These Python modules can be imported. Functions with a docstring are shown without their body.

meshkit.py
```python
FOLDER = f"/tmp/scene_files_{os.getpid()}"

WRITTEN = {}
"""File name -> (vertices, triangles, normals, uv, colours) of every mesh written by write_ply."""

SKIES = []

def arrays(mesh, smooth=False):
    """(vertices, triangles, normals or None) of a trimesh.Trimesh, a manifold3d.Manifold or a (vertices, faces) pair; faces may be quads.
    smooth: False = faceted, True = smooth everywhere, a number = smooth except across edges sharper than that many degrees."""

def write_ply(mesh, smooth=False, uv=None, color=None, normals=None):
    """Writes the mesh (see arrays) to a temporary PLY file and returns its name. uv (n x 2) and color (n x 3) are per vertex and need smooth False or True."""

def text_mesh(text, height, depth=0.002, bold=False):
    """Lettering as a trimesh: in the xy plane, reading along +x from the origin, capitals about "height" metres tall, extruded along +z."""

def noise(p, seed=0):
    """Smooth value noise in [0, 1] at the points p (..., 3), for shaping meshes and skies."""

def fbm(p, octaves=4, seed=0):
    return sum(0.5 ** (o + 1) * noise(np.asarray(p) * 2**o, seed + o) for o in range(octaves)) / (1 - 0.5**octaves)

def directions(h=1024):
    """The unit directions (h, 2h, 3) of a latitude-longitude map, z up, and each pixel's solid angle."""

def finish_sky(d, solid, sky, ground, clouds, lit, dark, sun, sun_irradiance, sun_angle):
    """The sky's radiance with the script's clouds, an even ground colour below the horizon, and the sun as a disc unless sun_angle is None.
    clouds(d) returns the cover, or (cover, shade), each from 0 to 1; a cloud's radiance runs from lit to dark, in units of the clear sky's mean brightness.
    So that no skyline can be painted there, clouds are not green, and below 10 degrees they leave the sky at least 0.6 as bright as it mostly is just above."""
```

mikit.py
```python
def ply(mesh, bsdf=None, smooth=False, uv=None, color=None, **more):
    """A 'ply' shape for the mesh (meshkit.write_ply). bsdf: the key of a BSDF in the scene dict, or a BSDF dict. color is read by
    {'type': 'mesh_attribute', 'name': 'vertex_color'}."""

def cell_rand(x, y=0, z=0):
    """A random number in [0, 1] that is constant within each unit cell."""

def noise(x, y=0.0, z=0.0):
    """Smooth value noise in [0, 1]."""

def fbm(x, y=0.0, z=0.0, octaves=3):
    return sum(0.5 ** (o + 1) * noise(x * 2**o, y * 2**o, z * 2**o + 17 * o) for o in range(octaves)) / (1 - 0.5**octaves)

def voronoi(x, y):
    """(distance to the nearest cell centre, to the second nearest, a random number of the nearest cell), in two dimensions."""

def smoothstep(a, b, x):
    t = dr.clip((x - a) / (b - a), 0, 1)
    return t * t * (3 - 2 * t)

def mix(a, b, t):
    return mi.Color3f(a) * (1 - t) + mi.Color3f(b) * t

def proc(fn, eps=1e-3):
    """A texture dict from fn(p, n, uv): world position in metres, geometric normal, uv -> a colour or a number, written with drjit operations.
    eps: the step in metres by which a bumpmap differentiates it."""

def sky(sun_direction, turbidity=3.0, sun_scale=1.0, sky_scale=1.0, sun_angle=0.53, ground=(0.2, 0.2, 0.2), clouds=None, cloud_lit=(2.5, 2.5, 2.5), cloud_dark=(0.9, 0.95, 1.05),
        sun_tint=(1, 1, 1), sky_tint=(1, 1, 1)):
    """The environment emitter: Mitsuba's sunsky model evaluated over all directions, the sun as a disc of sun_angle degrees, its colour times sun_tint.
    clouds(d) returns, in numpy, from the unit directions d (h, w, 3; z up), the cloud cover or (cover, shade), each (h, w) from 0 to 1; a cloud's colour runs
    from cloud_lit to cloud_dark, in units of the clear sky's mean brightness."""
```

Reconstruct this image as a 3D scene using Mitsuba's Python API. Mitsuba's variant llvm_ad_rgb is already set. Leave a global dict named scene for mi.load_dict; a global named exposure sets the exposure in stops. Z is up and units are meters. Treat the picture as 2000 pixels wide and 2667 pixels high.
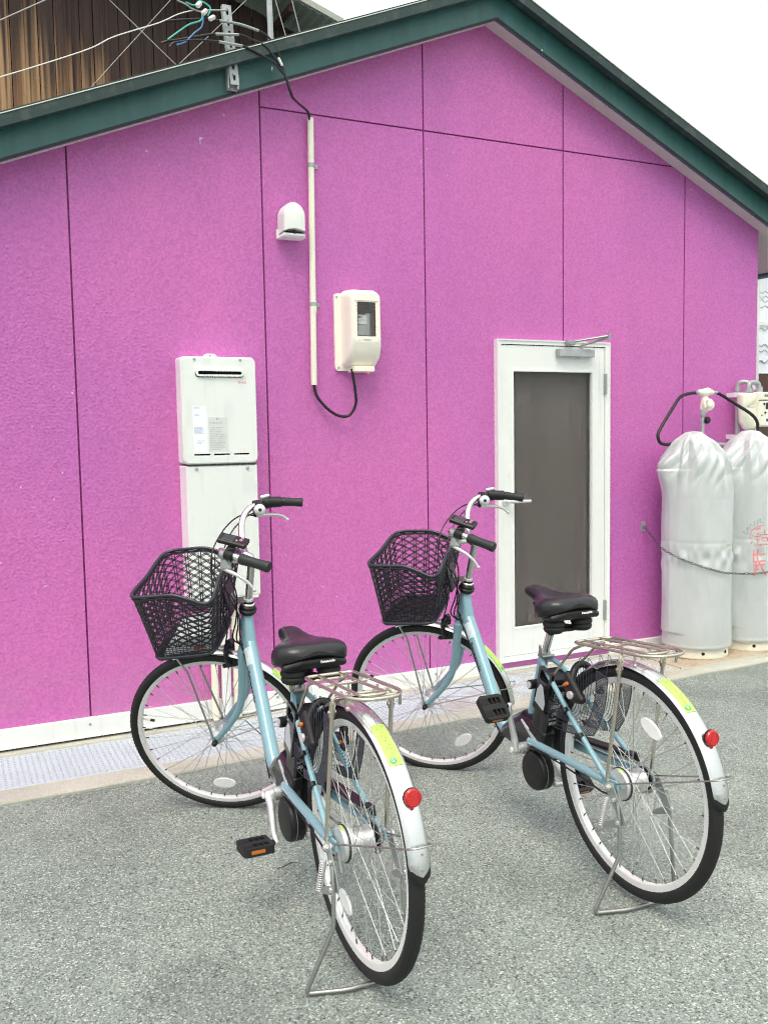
import math, random
import numpy as np, trimesh, mitsuba as mi, drjit as dr, mikit
import manifold3d as m3
from meshkit import text_mesh, noise as npnoise, fbm as npfbm
from shapely.geometry import Polygon, LineString, box as sbox, Point
from shapely.ops import unary_union

random.seed(4); RNG = np.random.default_rng(4)
T = mi.ScalarTransform4f
PI = math.pi
scene, labels = {}, {}

# ---------------------------------------------------------------- camera, sky, exposure
CAM_F = 2393.3 / 2000.0                       # focal length in picture widths
YAW, PITCH, ROLL = 0.4473, 0.0827, -0.0171
EYE = np.array([0.0, -4.3011, 1.375])
_cy, _sy, _cp, _sp = math.cos(YAW), math.sin(YAW), math.cos(PITCH), math.sin(PITCH)
_fwd = np.array([_sy * _cp, _cy * _cp, -_sp]); _right = np.array([_cy, -_sy, 0.0]); _up = np.cross(_right, _fwd)
_upr = -math.sin(ROLL) * _right + math.cos(ROLL) * _up
scene['camera'] = {'type': 'perspective', 'fov': math.degrees(2 * math.atan(0.5 / CAM_F)), 'fov_axis': 'x', 'near_clip': 0.05, 'far_clip': 2000.0,
                   'to_world': T().look_at(origin=EYE.tolist(), target=(EYE + _fwd).tolist(), up=_upr.tolist())}
scene['sky'] = mikit.sky((-0.34, -0.50, 1.0), turbidity=4, sun_scale=0.30, sun_angle=28, clouds=lambda d: (np.ones(d.shape[:2]), 1 - (1 + 2 * np.clip(d[..., 2], 0, 1)) / 3),
                         cloud_lit=(2.75, 2.90, 2.92), cloud_dark=(0.80, 0.84, 0.86), ground=(0.2, 0.2, 0.2), sun_tint=(0.95, 1.0, 1.06))
exposure = 2.46

# ---------------------------------------------------------------- materials
def rgb(r, g, b): return {'type': 'rgb', 'value': [float(r), float(g), float(b)]}
def two(b): return {'type': 'twosided', 'bsdf': b}
def mat(name, col, rough=0.5, metal=0.0, **k):
    c = rgb(*col) if isinstance(col, (tuple, list)) else col
    scene[name] = two({'type': 'principled', 'base_color': c, 'roughness': rough, 'metallic': metal, **k})
    return name
def conductor(name, refl, rough):
    scene[name] = two({'type': 'roughconductor', 'material': 'none', 'specular_reflectance': rgb(*refl), 'alpha': rough, 'distribution': 'ggx'})
def bumped(name, fn, scale, bsdf, eps=1e-3):
    scene[name] = two({'type': 'bumpmap', 'tex': mikit.proc(fn, eps), 'scale': scale, 'bsdf': bsdf})

N, FB, VO, SS, MX = mikit.noise, mikit.fbm, mikit.voronoi, mikit.smoothstep, mikit.mix

def pink_col(p, n, uv):
    a = FB(p.x * 0.55 + 3.2, p.z * 0.5, p.y, 2); b = FB(p.x * 1.7 + 3, p.z * 1.4, 5, 3); s = FB(p.x * 7, p.z * 1.6, 3, 3); g = N(p.x * 125, p.z * 125, p.y * 125)
    c = MX((0.505, 0.138, 0.440), (0.590, 0.156, 0.445), SS(0.3, 0.7, a * 0.6 + b * 0.4))
    c = c * (0.93 + 0.08 * s + 0.24 * (g - 0.45))
    wash = SS(0.55, 0.05, p.z) * SS(0.35, 0.75, FB(p.x * 5, p.z * 9, 2, 3))
    c = MX(c, (0.50, 0.22, 0.40), wash * 0.35)
    fleck = SS(0.965, 0.985, N(p.x * 52 + 5, p.z * 34, 9)) * SS(0.62, 0.9, N(p.x * 2.1, p.z * 2.1, 2))
    return MX(c, (0.8, 0.66, 0.78), fleck * 0.8)
def stucco_h(p, n, uv):
    d1, d2, r = VO(p.x * 72, p.z * 72)
    e1, e2, q = VO(p.x * 52 + 3.3, p.z * 52 + 7.7)
    return SS(0.55, 0.05, d1) * (0.25 + 0.75 * r) * 0.6 + SS(0.42, 0.08, e1) * SS(0.72, 0.95, q) * 0.55 + FB(p.x * 150, p.z * 150, 1, 2) * 0.35
bumped('mat_stucco', stucco_h, 0.0030, {'type': 'principled', 'base_color': mikit.proc(pink_col), 'roughness': 0.55, 'specular': 0.4}, eps=2e-3)
mat('mat_sealant', (0.155, 0.012, 0.115), 0.6)

def asphalt_col(p, n, uv):
    d1, d2, r = VO(p.x * 215, p.y * 215)
    q = N(p.x * 330 + 3, p.y * 330, 2); w = N(p.x * 95, p.y * 95, 8)
    big = FB(p.x * 0.8, p.y * 0.8, 5, 3); med = FB(p.x * 6, p.y * 6, 1, 3)
    base = MX((0.205, 0.240, 0.222), (0.262, 0.294, 0.268), big) * (0.88 + 0.24 * med)
    c = base * (0.52 + 0.76 * r + 0.32 * q)
    pit = SS(0.70, 0.90, N(p.x * 210 + 7, p.y * 210, 4))
    c = c * (1 - 0.55 * pit)
    c = MX(c, (0.60, 0.60, 0.54), SS(0.90, 0.97, r) * 0.75)
    stain = SS(0.60, 0.75, FB(p.x * 1.9 + 11, p.y * 1.9, 7, 3))
    return c * (1 - 0.16 * stain)
def asphalt_h(p, n, uv):
    d1, d2, r = VO(p.x * 175, p.y * 175)
    return SS(0.0, 0.6, d2 - d1) * 0.7 + r * 0.5
bumped('mat_asphalt', asphalt_h, 0.0026, {'type': 'principled', 'base_color': mikit.proc(asphalt_col), 'roughness': 0.85, 'specular': 0.3}, eps=1e-3)

def conc_col(p, n, uv):
    a = FB(p.x * 6, p.y * 6, p.z * 6, 4); g = N(p.x * 240, p.y * 240, 1)
    s = SS(0.55, 0.8, FB(p.x * 3 + 8, p.y * 14, 2, 3))
    c = MX((0.32, 0.325, 0.275), (0.50, 0.50, 0.44), a) * (0.82 + 0.3 * g)
    return MX(c, (0.24, 0.23, 0.17), s * 0.45)
bumped('mat_concrete', lambda p, n, uv: FB(p.x * 90, p.y * 90, p.z * 90, 3), 0.002, {'type': 'principled', 'base_color': mikit.proc(conc_col), 'roughness': 0.85})

def plate_col(p, n, uv):
    a = FB(p.x * 5, p.y * 9, 3, 4)
    rust_zone = SS(1.9, 2.3, p.x) * SS(3.35, 2.6, p.x) * 0.75 + SS(3.55, 3.9, p.x)
    r = SS(0.42, 0.66, FB(p.x * 7 + 2, p.y * 11, 6, 4)) * rust_zone
    tan = SS(3.35, 3.8, p.x) * 0.85
    c = MX((0.38, 0.46, 0.50), (0.46, 0.54, 0.58), a)
    c = MX(c, (0.42, 0.315, 0.18), tan)
    return MX(c, (0.34, 0.17, 0.08), r * 0.55)
mat('mat_plate', mikit.proc(plate_col), 0.5, 0.0)
mat('mat_lug', (0.27, 0.31, 0.33), 0.5)  # darker than the plate: small shadows round the lugs put into their colour

def white_col(p, n, uv):
    a = FB(p.x * 14, p.y * 14, p.z * 3, 4); s = SS(0.62, 0.85, FB(p.x * 45, p.z * 3, p.y * 45, 3))
    return MX((0.75, 0.775, 0.75), (0.81, 0.83, 0.805), a) * (1.0 - 0.10 * s)
mat('mat_white', mikit.proc(white_col), 0.38)
mat('mat_enamel', mikit.proc(lambda p, n, uv: MX((0.76, 0.80, 0.77), (0.80, 0.835, 0.80), FB(p.x * 6, p.z * 6, p.y, 3)) * (1.0 - 0.06 * SS(0.6, 0.9, N(p.x * 40, p.z * 6, 2)))), 0.3, clearcoat=0.3)
mat('mat_ivory', (0.86, 0.83, 0.72), 0.35, clearcoat=0.2)
mat('mat_beige', (0.80, 0.77, 0.64), 0.45)
mat('mat_cream', (0.80, 0.79, 0.66), 0.4)
mat('mat_soffit', (0.56, 0.55, 0.52), 0.7)
def green_col(p, n, uv):
    a = FB(p.x * 3, p.z * 3, p.y * 3, 4); s = FB(p.x * 30, p.z * 4, 1, 3)
    return MX((0.036, 0.115, 0.112), (0.054, 0.155, 0.150), a) * (0.85 + 0.3 * s)
mat('mat_green', mikit.proc(green_col), 0.42, specular=0.5)
def green2_col(p, n, uv):
    a = FB(p.x * 4, p.z * 4, p.y * 4, 4); s = SS(0.5, 0.8, FB(p.x * 26, p.z * 26, 7, 3))
    return MX(MX((0.012, 0.032, 0.030), (0.025, 0.052, 0.049), a), (0.12, 0.13, 0.12), s * 0.25)
mat('mat_green_dull', mikit.proc(green2_col), 0.5)
mat('mat_edge_pale', (0.62, 0.66, 0.58), 0.5)
mat('mat_black', (0.006, 0.006, 0.007), 0.45)
mat('mat_blackgloss', (0.008, 0.008, 0.011), 0.12, clearcoat=1.0, clearcoat_gloss=0.95)
mat('mat_rubber', (0.011, 0.0115, 0.012), 0.62)
mat('mat_saddle', (0.007, 0.0075, 0.009), 0.34, specular=0.6)
mat('mat_grip', (0.014, 0.017, 0.018), 0.5)
mat('mat_cable', (0.009, 0.008, 0.011), 0.4)
mat('mat_darkvoid', (0.006, 0.006, 0.006), 0.9)
mat('mat_blue', (0.255, 0.44, 0.505), 0.3, 0.25, clearcoat=0.8, clearcoat_gloss=0.92)
mat('mat_painted_gloss', (0.62, 0.74, 0.78), 0.3, clearcoat=0.6)  # paler blue for the painted gloss on the down tube
conductor('mat_chrome', (0.78, 0.79, 0.77), 0.06)
conductor('mat_steel', (0.46, 0.47, 0.45), 0.22)
conductor('mat_spoke', (0.78, 0.79, 0.76), 0.2)
conductor('mat_rack', (0.66, 0.61, 0.52), 0.14)
mat('mat_alu', (0.80, 0.81, 0.80), 0.35, 0.75)
mat('mat_rim', (0.84, 0.85, 0.84), 0.3, 0.35)
mat('mat_galv', mikit.proc(lambda p, n, uv: MX((0.33, 0.36, 0.37), (0.52, 0.54, 0.54), FB(p.x * 30, p.y * 30, p.z * 30, 3))), 0.4, 0.35)
mat('mat_chain', (0.09, 0.085, 0.08), 0.45, 0.5)
mat('mat_greymetal', (0.36, 0.39, 0.38), 0.4, 0.6)
mat('mat_reflector_red', (0.44, 0.008, 0.012), 0.12, clearcoat=1.0)
mat('mat_reflector_facet', (0.72, 0.05, 0.04), 0.15, clearcoat=1.0)
mat('mat_reflector_white', (0.86, 0.87, 0.85), 0.18, clearcoat=0.8)
mat('mat_orange', (0.50, 0.14, 0.02), 0.3)
mat('mat_label_lime', (0.43, 0.63, 0.14), 0.45)
mat('mat_label_green', (0.03, 0.42, 0.15), 0.4)
mat('mat_ink', (0.30, 0.34, 0.36), 0.6)
mat('mat_ink_dark', (0.03, 0.03, 0.03), 0.6)
mat('mat_ink_green', (0.33, 0.40, 0.05), 0.6)
mat('mat_ink_blue', (0.30, 0.38, 0.58), 0.6)
mat('mat_ink_red', (0.70, 0.10, 0.12), 0.6)
mat('mat_ink_pinkred', (0.72, 0.27, 0.29), 0.6)
mat('mat_display', (0.05, 0.055, 0.06), 0.15)
mat('mat_button', (0.42, 0.20, 0.30), 0.4)
mat('mat_ink_white', (0.86, 0.86, 0.86), 0.5)
mat('mat_paper', (0.88, 0.90, 0.93), 0.6)
mat('mat_sticker_white', (0.86, 0.90, 0.95), 0.5)
mat('mat_sticker_grey', (0.66, 0.69, 0.66), 0.5)
mat('mat_plate_grey', (0.45, 0.48, 0.50), 0.3)
mat('mat_screen', (0.02, 0.05, 0.26), 0.25)
mat('mat_basket', (0.011, 0.0115, 0.017), 0.38, specular=0.6)
mat('mat_basket_rim', (0.022, 0.026, 0.036), 0.3, clearcoat=0.5)
mat('mat_guard', (0.035, 0.037, 0.05), 0.5)
mat('mat_teal', (0.05, 0.42, 0.36), 0.45)
mat('mat_wireblue', (0.05, 0.17, 0.42), 0.45)
mat('mat_wirewhite', (0.74, 0.74, 0.70), 0.5)
mat('mat_wiregrey', (0.42, 0.42, 0.40), 0.5)
mat('mat_brown', (0.085, 0.050, 0.040), 0.7)
mat('mat_curtain', mikit.proc(lambda p, n, uv: MX((0.090, 0.076, 0.072), (0.180, 0.152, 0.144), FB(p.x * 110, p.z * 2.0, 3, 3)) * (0.7 + 0.5 * N(p.x * 190, p.z * 120, 1))), 0.8)
scene['mat_pane'] = {'type': 'thindielectric', 'int_ior': 1.5}
scene['mat_frosted'] = {'type': 'principledthin', 'base_color': rgb(0.93, 0.95, 0.94), 'roughness': 0.05, 'spec_trans': 1.0, 'eta': 1.4}
def cover_col(p, n, uv):
    a = FB(p.x * 5, p.y * 5, p.z * 3, 4)
    band = dr.exp(-dr.square((p.z - 0.695 - 0.02 * N(p.x * 20, p.y * 20, 0)) / 0.020)) * SS(0.40, 0.58, N(p.x * 24, p.z * 40, p.y * 24)) * SS(4.24, 4.18, p.x) * SS(3.93, 4.02, p.x)
    low = SS(0.35, 0.05, p.z) * 0.12
    c = MX((0.50, 0.54, 0.545), (0.63, 0.665, 0.66), a)
    return MX(c, (0.28, 0.31, 0.19), band * 0.6 + low)
mat('mat_cover', mikit.proc(cover_col), 0.33, 0.12, sheen=0.2)
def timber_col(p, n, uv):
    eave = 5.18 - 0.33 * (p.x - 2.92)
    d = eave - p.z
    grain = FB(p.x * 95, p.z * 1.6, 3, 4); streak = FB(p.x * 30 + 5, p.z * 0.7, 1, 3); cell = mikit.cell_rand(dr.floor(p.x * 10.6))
    unshaded = SS(0.95, 1.75, d + (streak - 0.5) * 1.5 + (cell - 0.5) * 0.4)  # eave shade painted into the plank colour, its edge broken by streaks
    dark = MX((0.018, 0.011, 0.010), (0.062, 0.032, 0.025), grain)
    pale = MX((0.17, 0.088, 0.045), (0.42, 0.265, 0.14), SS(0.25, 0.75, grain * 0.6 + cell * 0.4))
    return MX(dark, pale, unshaded)
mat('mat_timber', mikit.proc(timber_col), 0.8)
mat('mat_corrugated', (0.22, 0.25, 0.23), 0.6)
mat('mat_corrugated_edge', (0.40, 0.41, 0.37), 0.6)

# ---------------------------------------------------------------- mesh helpers
def TM(v, f): return trimesh.Trimesh(np.asarray(v, float), np.asarray(f, int), process=False)
def cat(*ms):
    ms = [m for g in ms for m in (g if isinstance(g, (list, tuple)) else [g])]
    return trimesh.util.concatenate(ms)
def bx(x0, x1, y0, y1, z0, z1):
    m = trimesh.creation.box((abs(x1 - x0), abs(y1 - y0), abs(z1 - z0))); m.apply_translation([(x0 + x1) / 2, (y0 + y1) / 2, (z0 + z1) / 2]); return m
def cbox(x0, x1, y0, y1, z0, z1, c=0.004):
    pts = []
    for sx in (0, 1):
        for sy in (0, 1):
            for sz in (0, 1):
                p = np.array([(x0, x1)[sx], (y0, y1)[sy], (z0, z1)[sz]], float); s = np.array([1 - 2 * sx, 1 - 2 * sy, 1 - 2 * sz]) * c
                for k in range(3):
                    q = p + s; q[k] = p[k]; pts.append(q)
    return trimesh.convex.convex_hull(np.array(pts))
def rbox(x0, x1, y0, y1, z0, z1, r, n=8):
    s = m3.Manifold.sphere(r, n * 2)
    m = m3.Manifold.batch_hull([s.translate((x, y, z)) for x in (x0 + r, x1 - r) for y in (y0 + r, y1 - r) for z in (z0 + r, z1 - r)])
    k = m.to_mesh(); return TM(k.vert_properties[:, :3], k.tri_verts)
def hull(balls, n=14):
    m = m3.Manifold.batch_hull([m3.Manifold.sphere(r, n).translate(tuple(map(float, p))) for p, r in balls]).to_mesh()
    return TM(m.vert_properties[:, :3], m.tri_verts)
def spl(P, n=8, closed=False):
    P = np.asarray(P, float)
    if closed: Q = np.vstack([P[-1], P, P[0], P[1]])
    else: Q = np.vstack([2 * P[0] - P[1], P, 2 * P[-1] - P[-2]])
    out = []
    for i in range(len(Q) - 3):
        a, b, c, d = Q[i:i + 4]
        for t in np.arange(n) / n:
            out.append(0.5 * (2 * b + (c - a) * t + (2 * a - 5 * b + 4 * c - d) * t * t + (3 * b - a - 3 * c + d) * t ** 3))
    if not closed: out.append(P[-1])
    return np.array(out)
def fillet(P, r, n=5, closed=False):
    P = np.asarray(P, float); out = []; L = len(P)
    for i in range(L):
        if not closed and i in (0, L - 1): out.append(P[i]); continue
        a, b, c = P[i - 1], P[i], P[(i + 1) % L]
        u, v = a - b, c - b; lu, lv = np.linalg.norm(u), np.linalg.norm(v); d = min(r, lu * 0.49, lv * 0.49)
        p, q = b + u / lu * d, b + v / lv * d
        for t in np.linspace(0, 1, n): out.append((1 - t) ** 2 * p + 2 * t * (1 - t) * b + t * t * q)
    return np.array(out)
def tube(P, r, n=8, closed=False, caps=True, flat=None):
    P = np.asarray(P, float); L = len(P); R = np.broadcast_to(np.asarray(r, float), (L,))
    t = np.roll(P, -1, 0) - np.roll(P, 1, 0) if closed else np.gradient(P, axis=0)
    t /= np.linalg.norm(t, axis=1, keepdims=True) + 1e-12
    a = np.cross(t[0], [0, 0, 1.0] if abs(t[0][2]) < 0.9 else [1.0, 0, 0]); a /= np.linalg.norm(a)
    A = []
    for i in range(L):
        a = a - t[i] * (a @ t[i]); a /= np.linalg.norm(a); A.append(a)
    A = np.array(A); B = np.cross(t, A); ang = np.arange(n) * 2 * PI / n
    fx, fy = flat or (1, 1)
    V = P[:, None] + R[:, None, None] * (fx * np.cos(ang)[None, :, None] * A[:, None] + fy * np.sin(ang)[None, :, None] * B[:, None])
    V = V.reshape(-1, 3); F = []
    rows = L if closed else L - 1
    i, j = np.meshgrid(np.arange(rows), np.arange(n), indexing='ij'); i2 = (i + 1) % L; j2 = (j + 1) % n
    q = np.stack([i * n + j, i * n + j2, i2 * n + j2, i2 * n + j], -1).reshape(-1, 4)
    F = np.vstack([q[:, [0, 1, 2]], q[:, [0, 2, 3]]])
    if caps and not closed:
        k = len(V); V = np.vstack([V, P[:1], P[-1:]]); jj = np.arange(n)
        F = np.vstack([F, np.stack([jj * 0 + k, (jj + 1) % n, jj], 1), np.stack([jj * 0 + k + 1, (L - 1) * n + jj, (L - 1) * n + (jj + 1) % n], 1)])
    return TM(V, F)
def seg(a, b, r, n=8, r2=None): return tube([a, b], [r, r if r2 is None else r2], n)
def lathe(prof, c=(0, 0, 0), axis='z', n=32):
    prof = np.asarray(prof, float); L = len(prof); ang = np.arange(n) * 2 * PI / n
    V = np.stack([prof[:, None, 0] * np.cos(ang), prof[:, None, 0] * np.sin(ang), np.broadcast_to(prof[:, None, 1], (L, n))], -1).reshape(-1, 3)
    i, j = np.meshgrid(np.arange(L - 1), np.arange(n), indexing='ij'); j2 = (j + 1) % n
    q = np.stack([i * n + j, i * n + j2, (i + 1) * n + j2, (i + 1) * n + j], -1).reshape(-1, 4)
    F = np.vstack([q[:, [0, 1, 2]], q[:, [0, 2, 3]]])
    if axis == 'y': V = V[:, [1, 2, 0]]
    if axis == 'x': V = V[:, [2, 0, 1]]
    return TM(V + np.asarray(c, float), F)
def align(m, d, c):
    d = np.asarray(d, float); d /= np.linalg.norm(d)
    m = m.copy(); m.apply_transform(trimesh.geometry.align_vectors([0, 0, 1], d)); m.apply_translation(c); return m
def disc(r, h, c, d, n=24, bev=0.0):
    pr = [(0, 0), (r, 0), (r, h - bev), (max(r - bev, 1e-4), h), (0, h)] if bev else [(0, 0), (r, 0), (r, h), (0, h)]
    return align(lathe(pr, n=n), d, c)
def ext_xz(poly, y0, y1):
    """polygon in x, z extruded from y0 to y1"""
    ms = []
    for g in (poly.geoms if hasattr(poly, 'geoms') else [poly]):
        if g.area < 1e-9: continue
        m = trimesh.creation.extrude_polygon(g, y1 - y0, engine='earcut')
        v = np.array(m.vertices); ms.append(TM(np.stack([v[:, 0], y1 - v[:, 2], v[:, 1]], 1), m.faces))
    return cat(ms)
def ext_xy(poly, z0, z1):
    ms = []
    for g in (poly.geoms if hasattr(poly, 'geoms') else [poly]):
        m = trimesh.creation.extrude_polygon(g, z1 - z0, engine='earcut'); m.apply_translation([0, 0, z0]); ms.append(m)
    return cat(ms)
def rrect(x0, x1, y0, y1, r): return sbox(x0 + r, y0 + r, x1 - r, y1 - r).buffer(r, quad_segs=5)
def basis(m, o, ex, ey, ez):
    v = np.array(m.vertices); return TM(np.asarray(o, float) + v[:, :1] * np.asarray(ex, float) + v[:, 1:2] * np.asarray(ey, float) + v[:, 2:3] * np.asarray(ez, float), m.faces)

def key_for(name):
    if name not in scene and name not in labels and not any(k.startswith(name + '__') for k in scene): return name
    i = 1
    while True:
        k = f'{name}_{i:03d}'
        if k not in scene and k not in labels and not any(q.startswith(k + '__') for q in scene): return k
        i += 1
def put(name, mesh, m, smooth=38, kind=None):
    k = name
    if k in scene:
        i = 1
        while f'{name}_{i:03d}' in scene: i += 1
        k = f'{name}_{i:03d}'
    scene[k] = mikit.ply(mesh, m, smooth=smooth)
    if kind: labels.setdefault(k, {})['kind'] = kind
    return k
def thing(name, label, category, group=None):
    k = name
    if k in labels:
        i = 1
        while f'{name}_{i:03d}' in labels: i += 1
        k = f'{name}_{i:03d}'
    labels[k] = {'label': label, 'category': category}
    if group: labels[k]['group'] = group
    return k
def structure(name): labels[name] = {'kind': 'structure'}
def print_rows(x0, x1, z0, z1, rows, y, h=0.5, seed=1, lo=0.3):
    """rows of small unreadable print as thin raised strips"""
    r = np.random.default_rng(seed); ms = []; dz = (z1 - z0) / rows
    for i in range(rows):
        x = x0; zc = z1 - (i + 0.5) * dz; end = x0 + (x1 - x0) * r.uniform(lo, 1)
        while x < end:
            w = r.uniform(0.002, 0.009); ms.append(bx(x, min(x + w, end), y - 0.0006, y, zc - dz * h / 2, zc + dz * h / 2)); x += w + r.uniform(0.001, 0.004)
    return cat(ms)
def text_at(s, h, o, ex, ey, depth=0.0008, bold=False, center=True):
    m = text_mesh(s, h, depth, bold); b = m.bounds
    if center: m.apply_translation([-(b[0][0] + b[1][0]) / 2, -(b[0][1] + b[1][1]) / 2, 0])
    ex = np.asarray(ex, float) / np.linalg.norm(ex); ey = np.asarray(ey, float); ey = ey - ex * (ex @ ey); ey /= np.linalg.norm(ey)
    return basis(m, o, ex, ey, np.cross(ex, ey))

# ================================================================= the setting
def gz(x, y):
    """the pavement rises a little towards the gas bottles"""
    s = np.clip((np.asarray(y, float) + 2.4) / 1.7, 0, 1)
    return 0.016 * np.maximum(0, np.asarray(x, float) - 1.0) * np.clip((12 - np.asarray(x, float)) / 5, 0, 1) * s * s * (3 - 2 * s)
def grid(xs, ys, fn):
    X, Y = np.meshgrid(xs, ys, indexing='ij'); V = np.stack([X, Y, fn(X, Y)], -1).reshape(-1, 3); a, b = len(xs), len(ys)
    i, j = np.meshgrid(np.arange(a - 1), np.arange(b - 1), indexing='ij')
    q = np.stack([i * b + j, (i + 1) * b + j, (i + 1) * b + j + 1, i * b + j + 1], -1).reshape(-1, 4)
    return TM(V, np.vstack([q[:, [0, 1, 2]], q[:, [0, 2, 3]]]))
xs = np.concatenate([[-400, -100, -40, -15, -8], np.arange(-4, 9.01, 0.1), [12, 15, 30, 60, 120, 400]])
ys = np.concatenate([[-400, -120, -40, -15], np.arange(-9, 0.31, 0.1), [0.6, 2, 6, 15, 40, 120, 400]])
put('ground', grid(xs, ys, lambda X, Y: gz(X, Y) - 0.004 + 0.004 * (npfbm(np.stack([X * 1.3, Y * 1.3, X * 0], -1), 3) - 0.5) * (np.abs(X) < 10) - 0.06 * (Y > -0.1)), 'mat_asphalt', True); structure('ground')
# kerb strip, back strip, drain cover plates
def strip(x0, x1, y0, y1, top, drop=0.08, wob=0.0):
    X = np.linspace(x0, x1, int((x1 - x0) / 0.1) + 2); w = wob * (npnoise(np.stack([X * 7, X * 0, X * 0], -1)) - 0.5)
    pr = [(y0, -drop), (y0, top - 0.006), (y0 + 0.006, top), (y1, top), (y1, -drop)]
    V = np.array([[x, y + (w[i] if k < 3 else 0), gz(x, -0.6) + z] for i, x in enumerate(X) for k, (y, z) in enumerate(pr)]); n = len(pr)
    q = np.array([[i * n + k, (i + 1) * n + k, (i + 1) * n + k + 1, i * n + k + 1] for i in range(len(X) - 1) for k in range(n - 1)])[:, ::-1]
    return TM(V, np.vstack([q[:, [0, 1, 2]], q[:, [0, 2, 3]]]))
put('kerb', strip(-3, 9, -0.605, -0.478, 0.010, wob=0.02), 'mat_concrete', 30); structure('kerb')
put('pavement', strip(-3, 9, -0.068, 0.35, 0.014), 'mat_concrete', 30); structure('pavement')
edges = [-1.0, 0.0, 1.26, 2.48, 3.66, 4.9]
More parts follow.
